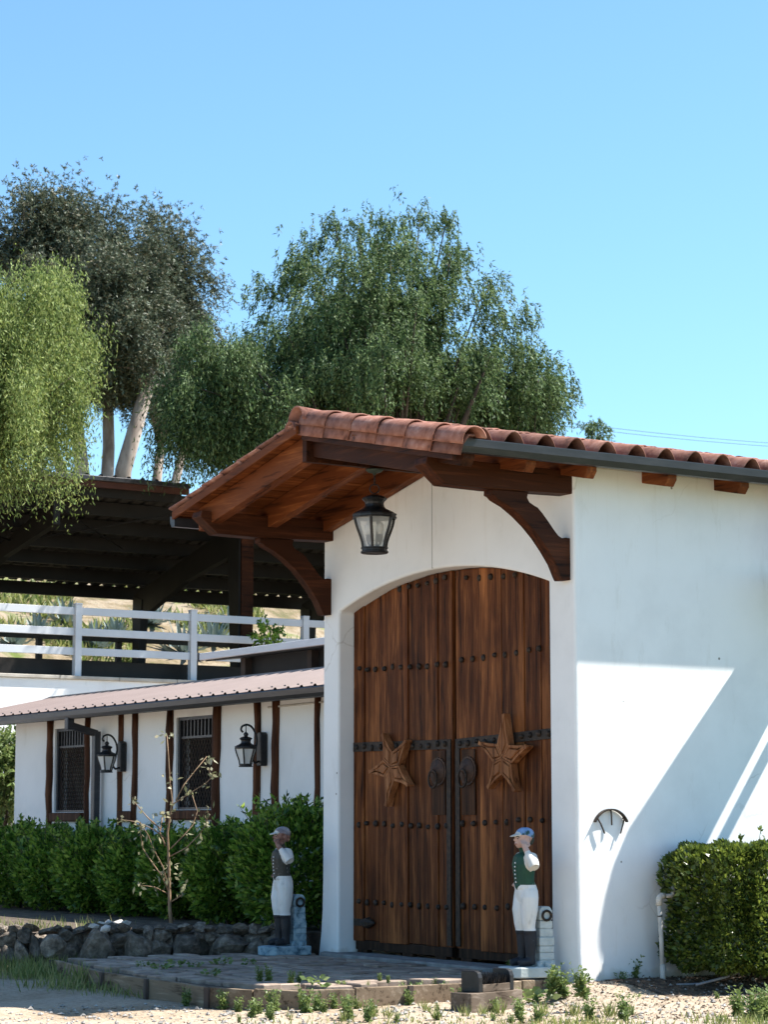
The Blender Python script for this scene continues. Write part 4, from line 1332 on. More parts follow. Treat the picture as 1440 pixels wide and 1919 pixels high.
HP = [(520, 0.30, 0.60, 0.60, 1.24, 'first hedge shrub beside the gatehouse, behind the left jockey statue', 46),
      (402, 0.42, 0.50, 0.52, 0.98, 'second hedge shrub from the gatehouse, right of the sapling', 40),
      (318, 0.52, 0.46, 0.52, 0.93, 'hedge shrub directly behind the bare sapling', 22),
      (240, 0.50, 0.52, 0.55, 0.93, 'hedge shrub just left of the sapling under the grilled window', 18),
      (160, 0.48, 0.58, 0.55, 0.99, 'third hedge shrub from the left edge below the downspout', 24),
      (85, 0.45, 0.63, 0.55, 1.0, 'second hedge shrub from the left edge of the photo', 14),
      (12, 0.4, 0.74, 0.6, 1.02, 'hedge shrub at the far left edge of the photo', 14)]
for i, (px, y, rx, ry, h, lab, sh_) in enumerate(HP):
    shrub('hedge_shrub', lab, (float(at(px, 1640, 1, y - 0.2)[0]), y, 0.19), rx, ry, h, 11500 if i < 3 else 10000, HEDGE, 30 + i, sh_ + 14, group='shrubs of the hedge before the stable', L=0.085, W=0.038, boxy=2.3)
hb = at(1250, 1838, 2, -0.05)
shrub('clipped_hedge', 'dense clipped green hedge against the right stucco wall', (0.60, 2.40, 0.0), 0.52, 1.58, 1.08, 60000, BOX, 50, 60, L=0.058, W=0.030, cat='hedge', boxy=12.0)

# ------------------------------------------------------------------ dry stone wall
dw = empty('dry_stone_wall', (-5.4, -1.2, -0.1), 'low dry stone retaining wall of rough boulders left of the patio', 'wall')


def stone_mesh(seed, sub=2):
    bm = bmesh.new()
    bmesh.ops.create_icosphere(bm, subdivisions=sub, radius=0.5)
    rr = random.Random(seed)
    pl = []
    for k in range(11):
        n = Vector((rr.gauss(0, 1), rr.gauss(0, 1), rr.gauss(0, 1))).normalized()
        pl.append((n, rr.uniform(0.27, 0.42)))
    for v in bm.verts:
        for n, d in pl:
            e = v.co.dot(n) - d
            if e > 0: v.co -= n * e
        v.co *= rr.uniform(0.985, 1.015)
    me = bpy.data.meshes.new('stone')
    bm.to_mesh(me)
    bm.free()
    me.materials.append(ROCK)
    return me


SM = [stone_mesh(k) for k in range(8)]
SMs = [stone_mesh(k + 20, 1) for k in range(6)]
path = [Vector((-4.62, 0.0, 0)), Vector((-4.95, -0.38, 0)), Vector((-5.42, -1.2, 0)), Vector((-5.92, -2.3, 0)), Vector((-6.4, -3.35, 0)), Vector((-6.9, -4.4, 0))]
seg = [(a, b, (b - a).length) for a, b in zip(path[:-1], path[1:])]
tot = sum(s[2] for s in seg)


def along(t):
    for a, b, l in seg:
        if t <= l: return a.lerp(b, t / l), (b - a).normalized()
        t -= l
    return path[-1], (path[-1] - path[-2]).normalized()


rs = random.Random(21)
courses = [(0.0, 0.27, 0.27), (0.155, 0.15, 0.21), (0.245, 0.085, 0.17)]
for t_ in range(26):
    p_, d = along(0.05 + t_ * 0.17)
    put('stone', rs.choice(SM), None, dw, loc=(p_.x - 0.13, p_.y, 0.06 + rs.uniform(-.03, .03)), rot=(rs.uniform(-.4, .4), rs.uniform(-.4, .4), rs.uniform(0, 3)), scale=(0.30, 0.26, 0.36))
BIG = [(1.85, 0.30, 0.38), (2.25, 0.36, 0.44), (1.35, 0.27, 0.30), (0.85, 0.32, 0.30), (2.72, 0.24, 0.27)]
for t, wv, hv in BIG:
    p_, d = along(t)
    put('stone', SM[rs.randrange(8)], None, dw, loc=(p_.x + 0.06, p_.y, 0.06), rot=(rs.uniform(-.3, .3), rs.uniform(-.3, .3), math.atan2(d.y, d.x)), scale=(wv * 1.3, 0.34, hv * 1.1))
for ci, (zc, hc, wc) in enumerate(courses):
    t = rs.uniform(0, 0.1)
    while t < tot - 0.05:
        wv = wc * rs.uniform(0.65, 1.35)
        p_, d = along(t + wv / 2)
        if not (ci < 2 and any(abs(t + wv / 2 - b[0]) < b[1] * 0.52 for b in BIG)):
            put('stone', rs.choice(SM if ci == 0 else SMs + SM), None, dw, loc=(p_.x + rs.uniform(-.03, .03) - 0.02 * ci, p_.y, zc + rs.uniform(-.02, .02)),
                rot=(rs.uniform(-.5, .5), rs.uniform(-.4, .4), math.atan2(d.y, d.x) + rs.uniform(-.25, .25)), scale=(wv * 1.25, rs.uniform(0.22, 0.32), hc * rs.uniform(1.15, 1.6)))
        t += wv * 0.8
WHITEST = M('pale_stone', [(0.36, 0.33, 0.30), (0.60, 0.57, 0.53)], 5, rough=0.9, bump=0.4)
for px, py in ((190, 1730), (205, 1728), (222, 1727), (236, 1728), (198, 1738), (176, 1733)):
    q = at(px, py, 2, 0.30)
    me = SMs[rs.randrange(6)].copy()
    me.materials.clear()
    put('capstone', me, WHITEST, dw, loc=(q[0], q[1], 0.29), rot=(rs.uniform(-.3, .3), rs.uniform(-.3, .3), rs.uniform(0, 3)), scale=(0.13, 0.14, 0.09))

# ------------------------------------------------------------------ timber edging of the patio
te = empty('timber_edging', (-2.5, -2.9, -0.1), 'weathered timber edging boards around the front of the patio', 'edging')
EP = [(-5.14, -2.66), (-4.15, -2.86), (-3.15, -3.06), (-2.1, -3.13), (-1.35, -3.16), (-0.93, -3.17), (-0.55, -2.96), (-0.22, -2.70), (-0.20, -2.2), (-0.175, -1.68), (-0.165, -1.16), (-0.18, -0.5), (-0.2, -0.02)]
for i, (a, b) in enumerate(zip(EP[:-1], EP[1:])):
    A, B = Vector((*a, 0)), Vector((*b, 0))
    d = (B - A).normalized()
    MB().bar(A + d * 0.006 + Vector((0, 0, -0.135)), B - d * 0.006 + Vector((0, 0, -0.135 + rs.uniform(-.012, .006))), 0.05, 0.24).build('board', EDGEWOOD, te, bevel=0.006)
    if i in (0, 2, 3, 5, 7, 9):
        n = Vector((d.y, -d.x, 0))
        q = A + n * 0.045
        MB().bar(q + Vector((0, 0, -0.3)), q + Vector((0, 0, -0.015)), 0.045, 0.03, up=tuple(n)).build('stake', BROWNRAIL, te)

# timber block + boot scraper, turned a little from the patio edge
BA = rad(15.4)
BC = (0.46, -1.308)


def turned(mb, z0=0.0):
    ca_, sa2 = math.cos(BA), math.sin(BA)
    mb.v = [(BC[0] + x * ca_ - y * sa2, BC[1] + x * sa2 + y * ca_, z + z0) for x, y, z in mb.v]
    return mb


bk = turned(MB().box(-0.11, 0.11, -0.34, 0.34, -0.25, -0.035)).build('timber_block', BLOCKWOOD, None, bevel=0.008)
tag(bk, 'squared grey timber block beside patio edge, boot scraper on top', 'block')
bs = empty('boot_scraper', (BC[0], BC[1], -0.034), 'black boot scraper brush on the timber block', 'boot scraper')
for yy in (-0.20, 0.21):
    turned(MB().prism([(-0.09, -0.034), (0.10, -0.034), (0.10, 0.085), (0.085, 0.125), (0.05, 0.14), (-0.09, 0.14)], 1, yy - 0.026, yy + 0.026)).build('side_cheek', BLACKMETAL, bs, bevel=0.006)
turned(MB().box(0.075, 0.10, -0.173, 0.183, -0.034, 0.028)).build('front_rail', BLOCKWOOD, bs, bevel=0.004)
nb = 2200
Pb = np.stack([RNG.uniform(-0.07, 0.07, nb), RNG.uniform(-0.17, 0.18, nb), np.full(nb, -0.03)], -1)
Pb = np.stack([BC[0] + Pb[:, 0] * math.cos(BA) - Pb[:, 1] * math.sin(BA), BC[1] + Pb[:, 0] * math.sin(BA) + Pb[:, 1] * math.cos(BA), Pb[:, 2]], -1)
Db = np.stack([RNG.normal(0, .3, nb), RNG.normal(0, .3, nb), np.ones(nb)], -1)
o = put('bristles', quads_mesh('bristles', leaf_quads(Pb, Db, RNG.uniform(.11, .16, nb), 0.006, RNG)), BLACKMETAL, bs)
o['kind'] = 'stuff'

# ------------------------------------------------------------------ standpipe and hose
g0 = at(1243, 1836, 0, 0.22)
sp = empty('standpipe', (0.22, g0[1], -0.06), 'weathered white plastic standpipe beside the clipped hedge', 'pipe')
x, y = 0.22, g0[1]
MB().tube([(x, y, -0.12), (x, y - 0.01, 0.30), (x, y - 0.03, 0.66)], 0.021, 10).build('pipe', PVC, sp, True)
MB().tube([(x, y, -0.1), (x, y, 0.10)], 0.027, 10).build('collar', PVC, sp, True)
MB().tube([(x, y - 0.03, 0.62), (x, y - 0.03, 0.67), (x, y - 0.022, 0.69), (x, y, 0.70), (x, y + 0.03, 0.70)], 0.029, 10).build('elbow', PVC, sp, True)
MB().tube([(x, y + 0.03, 0.70), (x, y + 0.11, 0.70), (x, y + 0.13, 0.715), (x, y + 0.135, 0.78)], 0.019, 10).build('riser_arm', PVC, sp, True)
MB().tube([(x, y - 0.022, 0.52), (x, y - 0.023, 0.53)], 0.023, 10).build('band', IRON, sp)
h0, h1 = at(1305, 1850, 2, -0.06), at(1412, 1812, 0, 0.75)
hs = empty('garden_hose', tuple(h0), 'grey garden hose end lying below the clipped hedge', 'hose')
pts = [Vector((0.55, 0.65, -0.055)), Vector((0.62, 0.85, -0.05)), Vector(h0) + Vector((0, 0, 0.02)), Vector(h0).lerp(Vector(h1), 0.5) + Vector((0, 0, 0.0)), Vector(h1)]
MB().tube(pts, 0.012, 8).build('hose', RUBBER, hs, True)
d = (pts[-1] - pts[-2]).normalized()
MB().tube([pts[-1] - d * 0.02, pts[-1] + d * 0.05], 0.022, 10).build('hose_coupling', PVC, hs)


# ------------------------------------------------------------------ sapling
SB = at(322, 1742, 2, 0.19)
sa = empty('sapling', tuple(SB), 'thin leafless young tree tied up in the planting bed', 'tree')
sa['label'] = 'thin young tree with few leaves standing in the planting bed'


def sp_(px, py): return at(px, py, 1, -1.15 + 0.0)


def sap_pt(px, py, off=0.0):
    # plane through the stem that faces the path: X + Y*0.64 const
    n = np.array([0.843, -0.538, 0.0])
    d = _fw * FPX + _r * (px - 720) - _u * (py - 959.5)
    t = ((np.array([SB[0], SB[1], 0]) - CAM) @ n + off) / (d @ n)
    return CAM + d * t


main = [(322, 1742), (318, 1700), (317, 1640), (316, 1600), (314, 1560), (320, 1520), (323, 1500), (319, 1470), (316, 1420), (313, 1378)]
MB().tube([sap_pt(*p) for p in main], [0.024, 0.020, 0.017, 0.014, 0.012, 0.010, 0.009, 0.007, 0.006, 0.004], 7).build('trunk', TWIG, sa, True)
BR = [([(316, 1675), (290, 1662), (262, 1658)], 0.15), ([(316, 1670), (303, 1640), (288, 1620), (268, 1590), (263, 1560), (264, 1545)], -0.1), ([(317, 1672), (306, 1625), (290, 1595), (278, 1565), (265, 1545)], 0.2),
      ([(312, 1572), (290, 1555), (258, 1540), (225, 1535)], 0.1), ([(310, 1585), (300, 1560), (303, 1540), (306, 1525)], -0.2), ([(300, 1552), (280, 1535), (262, 1515), (250, 1500)], -0.1),
      ([(318, 1605), (350, 1588), (372, 1565), (386, 1545), (390, 1520)], 0.2), ([(320, 1590), (345, 1565), (362, 1545), (370, 1520), (360, 1488)], -0.15), ([(322, 1508), (350, 1490), (385, 1468), (402, 1452)], 0.1),
      ([(330, 1500), (345, 1470), (365, 1445), (388, 1417)], -0.2), ([(320, 1690), (340, 1678), (347, 1662)], 0.2), ([(395, 1456), (392, 1440)], 0.1)]
Pl, Dl = [], []
rngs = np.random.default_rng(77)
for pts, off in BR:
    n = len(pts)
    Q = [sap_pt(p[0], p[1], off * i / (n - 1)) for i, p in enumerate(pts)]
    MB().tube(Q, [0.009 - 0.006 * i / (n - 1) for i in range(n)], 6).build('branch', TWIG, sa, True)
    for i in range(1, n):
        for k in range(3 if i < n - 1 else 7):
            Pl.append(Q[i] + rngs.normal(size=3) * 0.03)
            Dl.append(rngs.normal(size=3) + np.array([0, 0, -0.5]))
for px, py in ((313, 1380), (316, 1462), (318, 1512), (312, 1530), (316, 1620), (322, 1640), (308, 1650)):
    q = sap_pt(px, py)
    for k in range(9):
        Pl.append(q + rngs.normal(size=3) * 0.05)
        Dl.append(rngs.normal(size=3) + np.array([0, 0, -0.4]))
put('leaves', quads_mesh('leaves', leaf_quads(np.array(Pl), np.array(Dl), 0.075 * rngs.uniform(.5, 1.3, len(Pl)), 0.035 * rngs.uniform(.6, 1.3, len(Pl)), rngs)), SAPLEAF, sa)

# ------------------------------------------------------------------ jockey statues
def paint(name, cols, scale=9, rough=0.5, pos=None, bump=0.6):
    return M(name, cols, scale, (1, 1, 0.6), rough=rough, bump=bump, pos=pos, bscale=14, dist=0.015)


def chipped(name, col, chip, lo=0.62):
    return M(name, [col, tuple(min(1, k * 1.25) for k in col), chip], 26, rough=0.55, bump=0.3, pos=[0.4, lo - 0.02, lo])


def statue(name, label, loc, rotz, mats, hand, ring_col):
    """painted jockey figure facing -Y; mats: cap, visor, skin, hair, vest, sleeve, breeches, boot"""
    tmp = MB()
    caps = []          # (a, b, ra, rb, material index)

    def limb(pts, rr, mi, n=14, sq=None):
        pts = [Vector(p) for p in pts]
        i0 = len(tmp.v)
        tmp.tube(pts, rr, n)
        if sq:
            c = sum(pts, Vector()) / len(pts)
            for i in range(i0, len(tmp.v)):
                k = (i - i0) // n
                p = pts[k]
                v = Vector(tmp.v[i]) - p
                tmp.v[i] = tuple(p + Vector((v.x * sq[0], v.y * sq[1], v.z)))
        for k in range(len(pts) - 1): caps.append((pts[k], pts[k + 1], rr[k], rr[k + 1], mi))

    def ball(c, r, mi, sc=(1, 1, 1)):
        i0 = len(tmp.v)
        prof = [(max(0.001, math.sin(math.pi * k / 9)) * r, -math.cos(math.pi * k / 9) * r) for k in range(10)]
        tmp.lathe(prof, 12, (0, 0, 0))
        for i in range(i0, len(tmp.v)):
            v = tmp.v[i]
            tmp.v[i] = (c[0] + v[0] * sc[0], c[1] + v[1] * sc[1], c[2] + v[2] * sc[2])
        m = min(sc)
        caps.append((Vector(c), Vector(c) + Vector((0, 0, 1e-4)), r * m, r * m, mi))

    CAPM, VIS, SKIN, HAIR, VEST, SLV, BRE, BOOT = range(8)
    # legs: boots and breeches
    for sx in (-1, 1):
        x = 0.055 * sx
        yo = 0.012 * sx
        limb([(x * 1.15, yo - 0.115, 0.018 + .015), (x * 1.1, yo - 0.06, 0.042), (x, yo + 0.012, 0.05)], [0.030, 0.038, 0.044], BOOT)
        limb([(x, yo + 0.01, 0.02), (x, yo + 0.008, 0.10), (x, yo + 0.012, 0.22), (x, yo + 0.006, 0.33)], [0.046, 0.043, 0.056, 0.058], BOOT)
        limb([(x, yo + 0.004, 0.315), (x, yo, 0.345)], [0.061, 0.060], BRE if False else BOOT)
        limb([(x, yo + 0.0, 0.335), (x * 1.02, yo - 0.008, 0.40), (x * 1.15, yo - 0.004, 0.52), (x * 1.15, 0.008, 0.64), (x * 0.95, 0.012, 0.71)], [0.055, 0.063, 0.080, 0.088, 0.085], BRE)
    limb([(0, 0.018, 0.62), (0, 0.012, 0.70), (0, 0.002, 0.765)], [0.098, 0.108, 0.096], BRE, sq=(1.25, 0.92))
    # torso
    limb([(0, -0.004, 0.735), (0, -0.008, 0.78), (0, -0.012, 0.85), (0, -0.012, 0.95), (0, -0.002, 1.02), (0, 0.0, 1.055)], [0.098, 0.094, 0.098, 0.112, 0.106, 0.075], VEST, sq=(1.28, 0.92))
    limb([(0, -0.07, 0.715), (0, -0.075, 0.76)], [0.02, 0.05], VEST, sq=(1.0, 0.6))
    limb([(0, 0.0, 1.04), (0, -0.006, 1.085)], [0.050, 0.047], VEST)
    limb([(0, -0.008, 1.07), (0, -0.018, 1.12)], [0.043, 0.042], SKIN)
    # head
    hc = Vector((0, -0.026, 1.19))
    ball((0, -0.015, 1.205), 0.084, SKIN, (0.86, 1.02, 1.05))
    ball((0, -0.045, 1.165), 0.060, SKIN, (0.88, 0.95, 1.05))
    ball((0, -0.066, 1.128), 0.025, SKIN, (1.1, 0.9, 0.85))
    limb([(0, -0.092, 1.205), (0, -0.110, 1.178)], [0.010, 0.016], SKIN, 8)
    ball((0, -0.096, 1.148), 0.015, SKIN, (1.3, 0.8, 0.6))
    for sx in (-1, 1): ball((0.074 * sx, -0.002, 1.185), 0.021, SKIN, (0.5, 0.8, 1.2))
    limb([(0, 0.055, 1.14), (0, 0.062, 1.18), (0, 0.052, 1.22)], [0.030, 0.045, 0.05], HAIR, sq=(1.2, 0.6))
    # cap: crown and visor
    ball((0, 0.002, 1.232), 0.094, CAPM, (0.90, 1.02, 0.80))
    limb([(0, -0.06, 1.238), (0, -0.10, 1.233), (0, -0.150, 1.218)], [0.066, 0.058, 0.030], VIS, 14)
    i1 = len(tmp.v)
    for i in range(i1 - 14 * 3, i1):
        v = tmp.v[i]
        yy = v[1]
        zc = 1.238 - 0.25 * max(0, (-yy - 0.06))
        tmp.v[i] = (v[0], v[1], zc + (v[2] - zc) * 0.16)
    caps[-1] = (Vector((0, -0.11, 1.23)), Vector((0, -0.15, 1.215)), 0.02, 0.02, VIS)
    caps[-2] = (Vector((0, -0.085, 1.24)), Vector((0, -0.11, 1.23)), 0.02, 0.02, VIS)
    caps += [(Vector((s * 0.035, -0.09, 1.236)), Vector((s * 0.02, -0.14, 1.222)), 0.018, 0.018, VIS) for s in (-1, 1)]
    # left arm (towards the road), elbow out, hand up
    sh_, el, wr = Vector((0.118, 0.005, 1.015)), Vector((0.205, -0.012, 0.930)), Vector(hand)
    limb([(0.085, 0.0, 1.02), sh_, sh_.lerp(el, 0.5), el], [0.055, 0.060, 0.058, 0.050], SLV)
    wm = el.lerp(wr, 0.72)
    limb([el, el.lerp(wr, 0.4), wm], [0.050, 0.046, 0.036], SLV)
    limb([wm, wr], [0.030, 0.028], SKIN)
    up = (Vector((0.02, -0.035, 1.195)) - wr).normalized()
    fwd = (wr - el).normalized()
    d1 = (fwd * 0.7 + up * 0.5 + Vector((0, 0, 0.35))).normalized()
    limb([wr, wr + d1 * 0.028, wr + d1 * 0.05], [0.026, 0.030, 0.026], SKIN)
    side = d1.cross(Vector((1, 0, 0.2))).normalized()
    for k, ln in enumerate((0.040, 0.047, 0.044, 0.034)):
        o = wr + d1 * 0.046 + side * (0.030 - 0.019 * k)
        bend = (d1 * 0.6 + Vector((-0.6, -0.15, 0.1))).normalized()
        limb([o, o + d1 * ln * 0.55, o + d1 * ln * 0.55 + bend * ln * 0.55], [0.0105, 0.0105, 0.009], SKIN, 7)
    o = wr + d1 * 0.02 + side * 0.028
    limb([o, o + side * 0.022 + d1 * 0.012, o + side * 0.026 + d1 * 0.038], [0.012, 0.0115, 0.0095], SKIN, 7)
    # right arm, hand on the hip
    a0, a1, a2 = Vector((-0.118, 0.005, 1.015)), Vector((-0.20, 0.06, 0.88)), Vector((-0.135, 0.0, 0.775))
    limb([(-0.085, 0, 1.02), a0, a1], [0.055, 0.058, 0.046], SLV)
    limb([a1, a2], [0.046, 0.034], SLV)
    limb([a2, a2 + Vector((0.012, -0.035, -0.012)), a2 + Vector((0.03, -0.075, -0.02))], [0.028, 0.028, 0.012], SKIN)
    me0 = tmp.mesh('tmp')
    ob = bpy.data.objects.new('tmp', me0)
    COL.objects.link(ob)
    md = ob.modifiers.new('r', 'REMESH')
    md.mode = 'VOXEL'
    md.voxel_size = 0.0065
    ms = ob.modifiers.new('s', 'SMOOTH')
    ms.iterations = 3
    ms.factor = 0.5
    dg = bpy.context.evaluated_depsgraph_get()
    me = bpy.data.meshes.new_from_object(ob.evaluated_get(dg))
    bpy.data.objects.remove(ob)
    me.name = 'figure'
    # colour every face after the nearest body piece
    npoly = len(me.polygons)
    C = np.zeros(npoly * 3)
    me.polygons.foreach_get('center', C)
    C = C.reshape(-1, 3)
    best = np.full(npoly, 1e9)
    mi = np.zeros(npoly, dtype=np.int32)
    for a, b, ra, rb, m in caps:
        a, b = np.array(a), np.array(b)
        ab = b - a
        t = np.clip(((C - a) @ ab) / max(1e-12, ab @ ab), 0, 1)
        dd = np.linalg.norm(C - (a + t[:, None] * ab), axis=1) - (ra + (rb - ra) * t)
        if m == CAPM: dd = np.where(C[:, 2] < 1.222 + 0.06 * np.clip(C[:, 1] * -6, -.3, .2), 1e6, dd - 0.006)
        if m == HAIR: dd = dd - 0.004
        k = dd < best
        best[k] = dd[k]
        mi[k] = m
    # straight paint lines
    z = C[:, 2]
    isb = np.isin(mi, [BRE, BOOT])
    mi[isb & (z < 0.335)] = BOOT
    mi[isb & (z >= 0.335)] = BRE
    tv = np.isin(mi, [VEST, BRE]) & (z > 0.6)
    line = 0.765 - 0.05 * np.clip(1 - np.abs(C[:, 0]) / 0.06, 0, 1) * (C[:, 1] < -0.03)
    mi[tv & (z >= line)] = VEST
    mi[tv & (z < line)] = BRE
    for m in mats: me.materials.append(m)
    me.polygons.foreach_set('material_index', mi)
    me.polygons.foreach_set('use_smooth', [True] * npoly)
    root = empty(name, loc, label, 'statue')
    root.rotation_euler = (0, 0, rotz)
    root.scale = (0.95, 0.95, 0.932)

    def child(nm, mesh, mat=None, l=(0, 0, 0), parent=None):
        o = bpy.data.objects.new(nm, mesh)
        if mat: mesh.materials.append(mat)
        COL.objects.link(o)
        o.parent = root
        o.location = l
        return o

    B0 = 0.10
    child('figure', me, None, (0, -0.06, B0))
    # vest buttons, eyes
    bt = MB().lathe([(0.009, 0), (0.008, 0.004), (0.002, 0.007)], 8).mesh('button', True)
    bt.materials.append(mats[6])
    for k in range(7):
        zz = 0.79 + k * 0.036
        o = child('button', bt, None, (0.022, -0.06 - 0.108 - 0.010 * math.sin(k / 6 * 3.0) + (0.018 if k == 6 else 0), B0 + zz))
        o.rotation_euler = (math.pi / 2, 0, 0.15)
    ey = MB().lathe([(0.001, -0.008), (0.007, -0.005), (0.009, 0), (0.007, 0.005), (0.001, 0.008)], 8).mesh('eye', True)
    ey.materials.append(BLACKMETAL)
    for s in (-1, 1):
        o = child('eye', ey, None, (0.033 * s, -0.06 - 0.092, B0 + 1.198))
        o.scale = (1.2, 0.55, 0.6)
        mbb = MB().tube([(0.016 * s, -0.06 - 0.101, B0 + 1.213), (0.034 * s, -0.06 - 0.097, B0 + 1.219), (0.052 * s, -0.06 - 0.083, B0 + 1.212)], 0.0035, 5)
        child('eyebrow', mbb.mesh('eyebrow', True), BLACKMETAL)
    child('mouth', MB().tube([(-0.022, -0.06 - 0.098, B0 + 1.1485), (0, -0.06 - 0.108, B0 + 1.146), (0.022, -0.06 - 0.098, B0 + 1.1485)], 0.0035, 5).mesh('mouth', True), M(name + '_lips', [(0.30, 0.10, 0.08), (0.36, 0.13, 0.10)], 5, bump=0))
    # base and hitching post
    hexb = [(0.17, -0.20), (0.10, -0.30), (-0.10, -0.30), (-0.17, -0.20), (-0.17, 0.22), (0.17, 0.22)]
    o = child('plinth', MB().prism(hexb, 2, 0.0, B0).mesh('plinth'), ring_col)
    bev(o, 0.012, 2)
    mb = MB()
    zz = B0 - 0.004
    rr = random.Random(4)
    k = 0
    while zz < 0.47:
        hh = rr.uniform(0.06, 0.085)
        s_ = 0.085 - 0.022 * (zz / 0.6) + rr.uniform(-.005, .005)
        mb.box(0.01 - s_, 0.01 + s_, 0.12 - s_, 0.12 + s_, zz, zz + hh - 0.006)
        mb.box(0.012 - s_ + .008, 0.01 + s_ - .008, 0.12 - s_ + .008, 0.12 + s_ - .008, zz + hh - 0.0065, zz + hh)
        zz += hh
    o = child('hitching_post', mb.mesh('hitching_post'), ring_col)
    bev(o, 0.01, 2)
    s2 = 0.07
    o = child('post_cap', MB().prism([(0.12 - s2, zz), (0.12 + s2, zz), (0.12 + s2, zz + 0.09), (0.12 + s2 * .6, zz + 0.13), (0.12 - s2 * .6, zz + 0.13), (0.12 - s2, zz + 0.09)], 0, -0.055, 0.075).mesh('post_cap'), ring_col)
    bev(o, 0.015, 2)
    ring = [(0.088, 0.12 + 0.045 * math.cos(t), zz + 0.045 + 0.045 * math.sin(t)) for t in [2 * math.pi * i / 16 for i in range(17)]]
    child('hitching_ring', MB().tube(ring, 0.012, 7).mesh('hitching_ring', True), IRON)
    for k in range(5):
        a = k * 1.25 + 0.3
        o = child('rock', stone_mesh(60 + k, 1), None, (0.09 * math.cos(a) + 0.03, 0.10 + 0.11 * math.sin(a) * 0.6, B0 + 0.02))
        o.data.materials[0] = ring_col
        o.scale = (0.09, 0.10, 0.09)
    return root


SK = paint('painted_skin', [(0.40, 0.24, 0.19), (0.55, 0.36, 0.29)], 7)
SKD = paint('worn_painted_skin', [(0.10, 0.045, 0.03), (0.26, 0.13, 0.10), (0.42, 0.27, 0.22)], 22)
HAIRM = paint('painted_dark_hair', [(0.02, 0.03, 0.025), (0.04, 0.05, 0.045)])
WHT = paint('painted_white_breeches', [(0.46, 0.45, 0.43), (0.68, 0.67, 0.64), (0.72, 0.71, 0.69)], 9, pos=[0.28, 0.42, 0.6])
WHS = paint('painted_white_sleeve', [(0.52, 0.48, 0.42), (0.70, 0.67, 0.61)], 8)
BLK = chipped('chipped_black_boots', (0.018, 0.019, 0.024), (0.40, 0.40, 0.42), 0.70)
BLK2 = paint('black_boots', [(0.012, 0.012, 0.014), (0.03, 0.03, 0.034)])
GRN = chipped('chipped_green_vest', (0.012, 0.055, 0.032), (0.55, 0.60, 0.62), 0.71)
BRN = chipped('worn_grey_brown_vest', (0.045, 0.042, 0.034), (0.30, 0.27, 0.25), 0.64)
BLU = M('chipped_blue_cap', [(0.02, 0.06, 0.05), (0.16, 0.27, 0.46), (0.24, 0.36, 0.58)], 10, rough=0.5, pos=[0.42, 0.50, 0.65])
GRY = M('worn_grey_cap', [(0.10, 0.08, 0.085), (0.22, 0.20, 0.22), (0.42, 0.40, 0.42)], 12, rough=0.6)
BASEW = M('whitewashed_plinth', [(0.36, 0.40, 0.39), (0.55, 0.58, 0.56)], 8, rough=0.7, bump=0.4)
BASEB = M('chipped_blue_plinth', [(0.05, 0.09, 0.12), (0.20, 0.30, 0.36), (0.36, 0.46, 0.50)], 13, rough=0.7, bump=0.4, pos=[0.34, 0.46, 0.62])
statue('jockey_statue', 'jockey statue with blue cap and green vest before right door edge', (-0.33, -0.27, -0.002), rad(-8), [BLU, WHS, SK, HAIRM, GRN, WHS, WHT, BLK], (0.100, -0.045, 1.105), BASEW)
statue('jockey_statue', 'jockey statue with grey cap and brown vest before the left pillar', (-4.45, -0.38, -0.002), rad(-4), [GRY, WHS, SKD, SKD, BRN, WHT, WHT, BLK2], (0.105, -0.095, 1.085), BASEB)


# ------------------------------------------------------------------ hillside plants
def rosette(name, label, loc, n, L, W, mat, seed, up, group):
    rng = np.random.default_rng(seed)
    mb = MB()
    for k in range(n):
        a = k * 2.399 + rng.normal() * 0.1
        t = k / n
        el = (0.25 + 1.15 * t) * up
        ln = L * (0.75 + 0.4 * rng.random()) * (1 - 0.2 * t)
        d = Vector((math.cos(a) * math.cos(el), math.sin(a) * math.cos(el), math.sin(el)))
        s = Vector((-math.sin(a), math.cos(a), 0))
        p0, p1, p2 = Vector((0, 0, 0.02)), d * ln * 0.5 + Vector((0, 0, -0.02)), d * ln + Vector((0, 0, 0.10 * ln))
        i = len(mb.v)
        mb.v += [tuple(p0 - s * W * 0.35), tuple(p0 + s * W * 0.35), tuple(p1 + s * W * 0.5), tuple(p1 - s * W * 0.5), tuple(p2), tuple(p1 - Vector((0, 0, W * 0.35)))]
        mb.f += [[i, i + 1, i + 2, i + 5], [i, i + 5, i + 3], [i + 3, i + 5, i + 4], [i + 5, i + 2, i + 4]]
    o = put(name, mb.mesh(name, False, False), mat, None, loc=loc)
    return tag(o, label, 'plant', group)


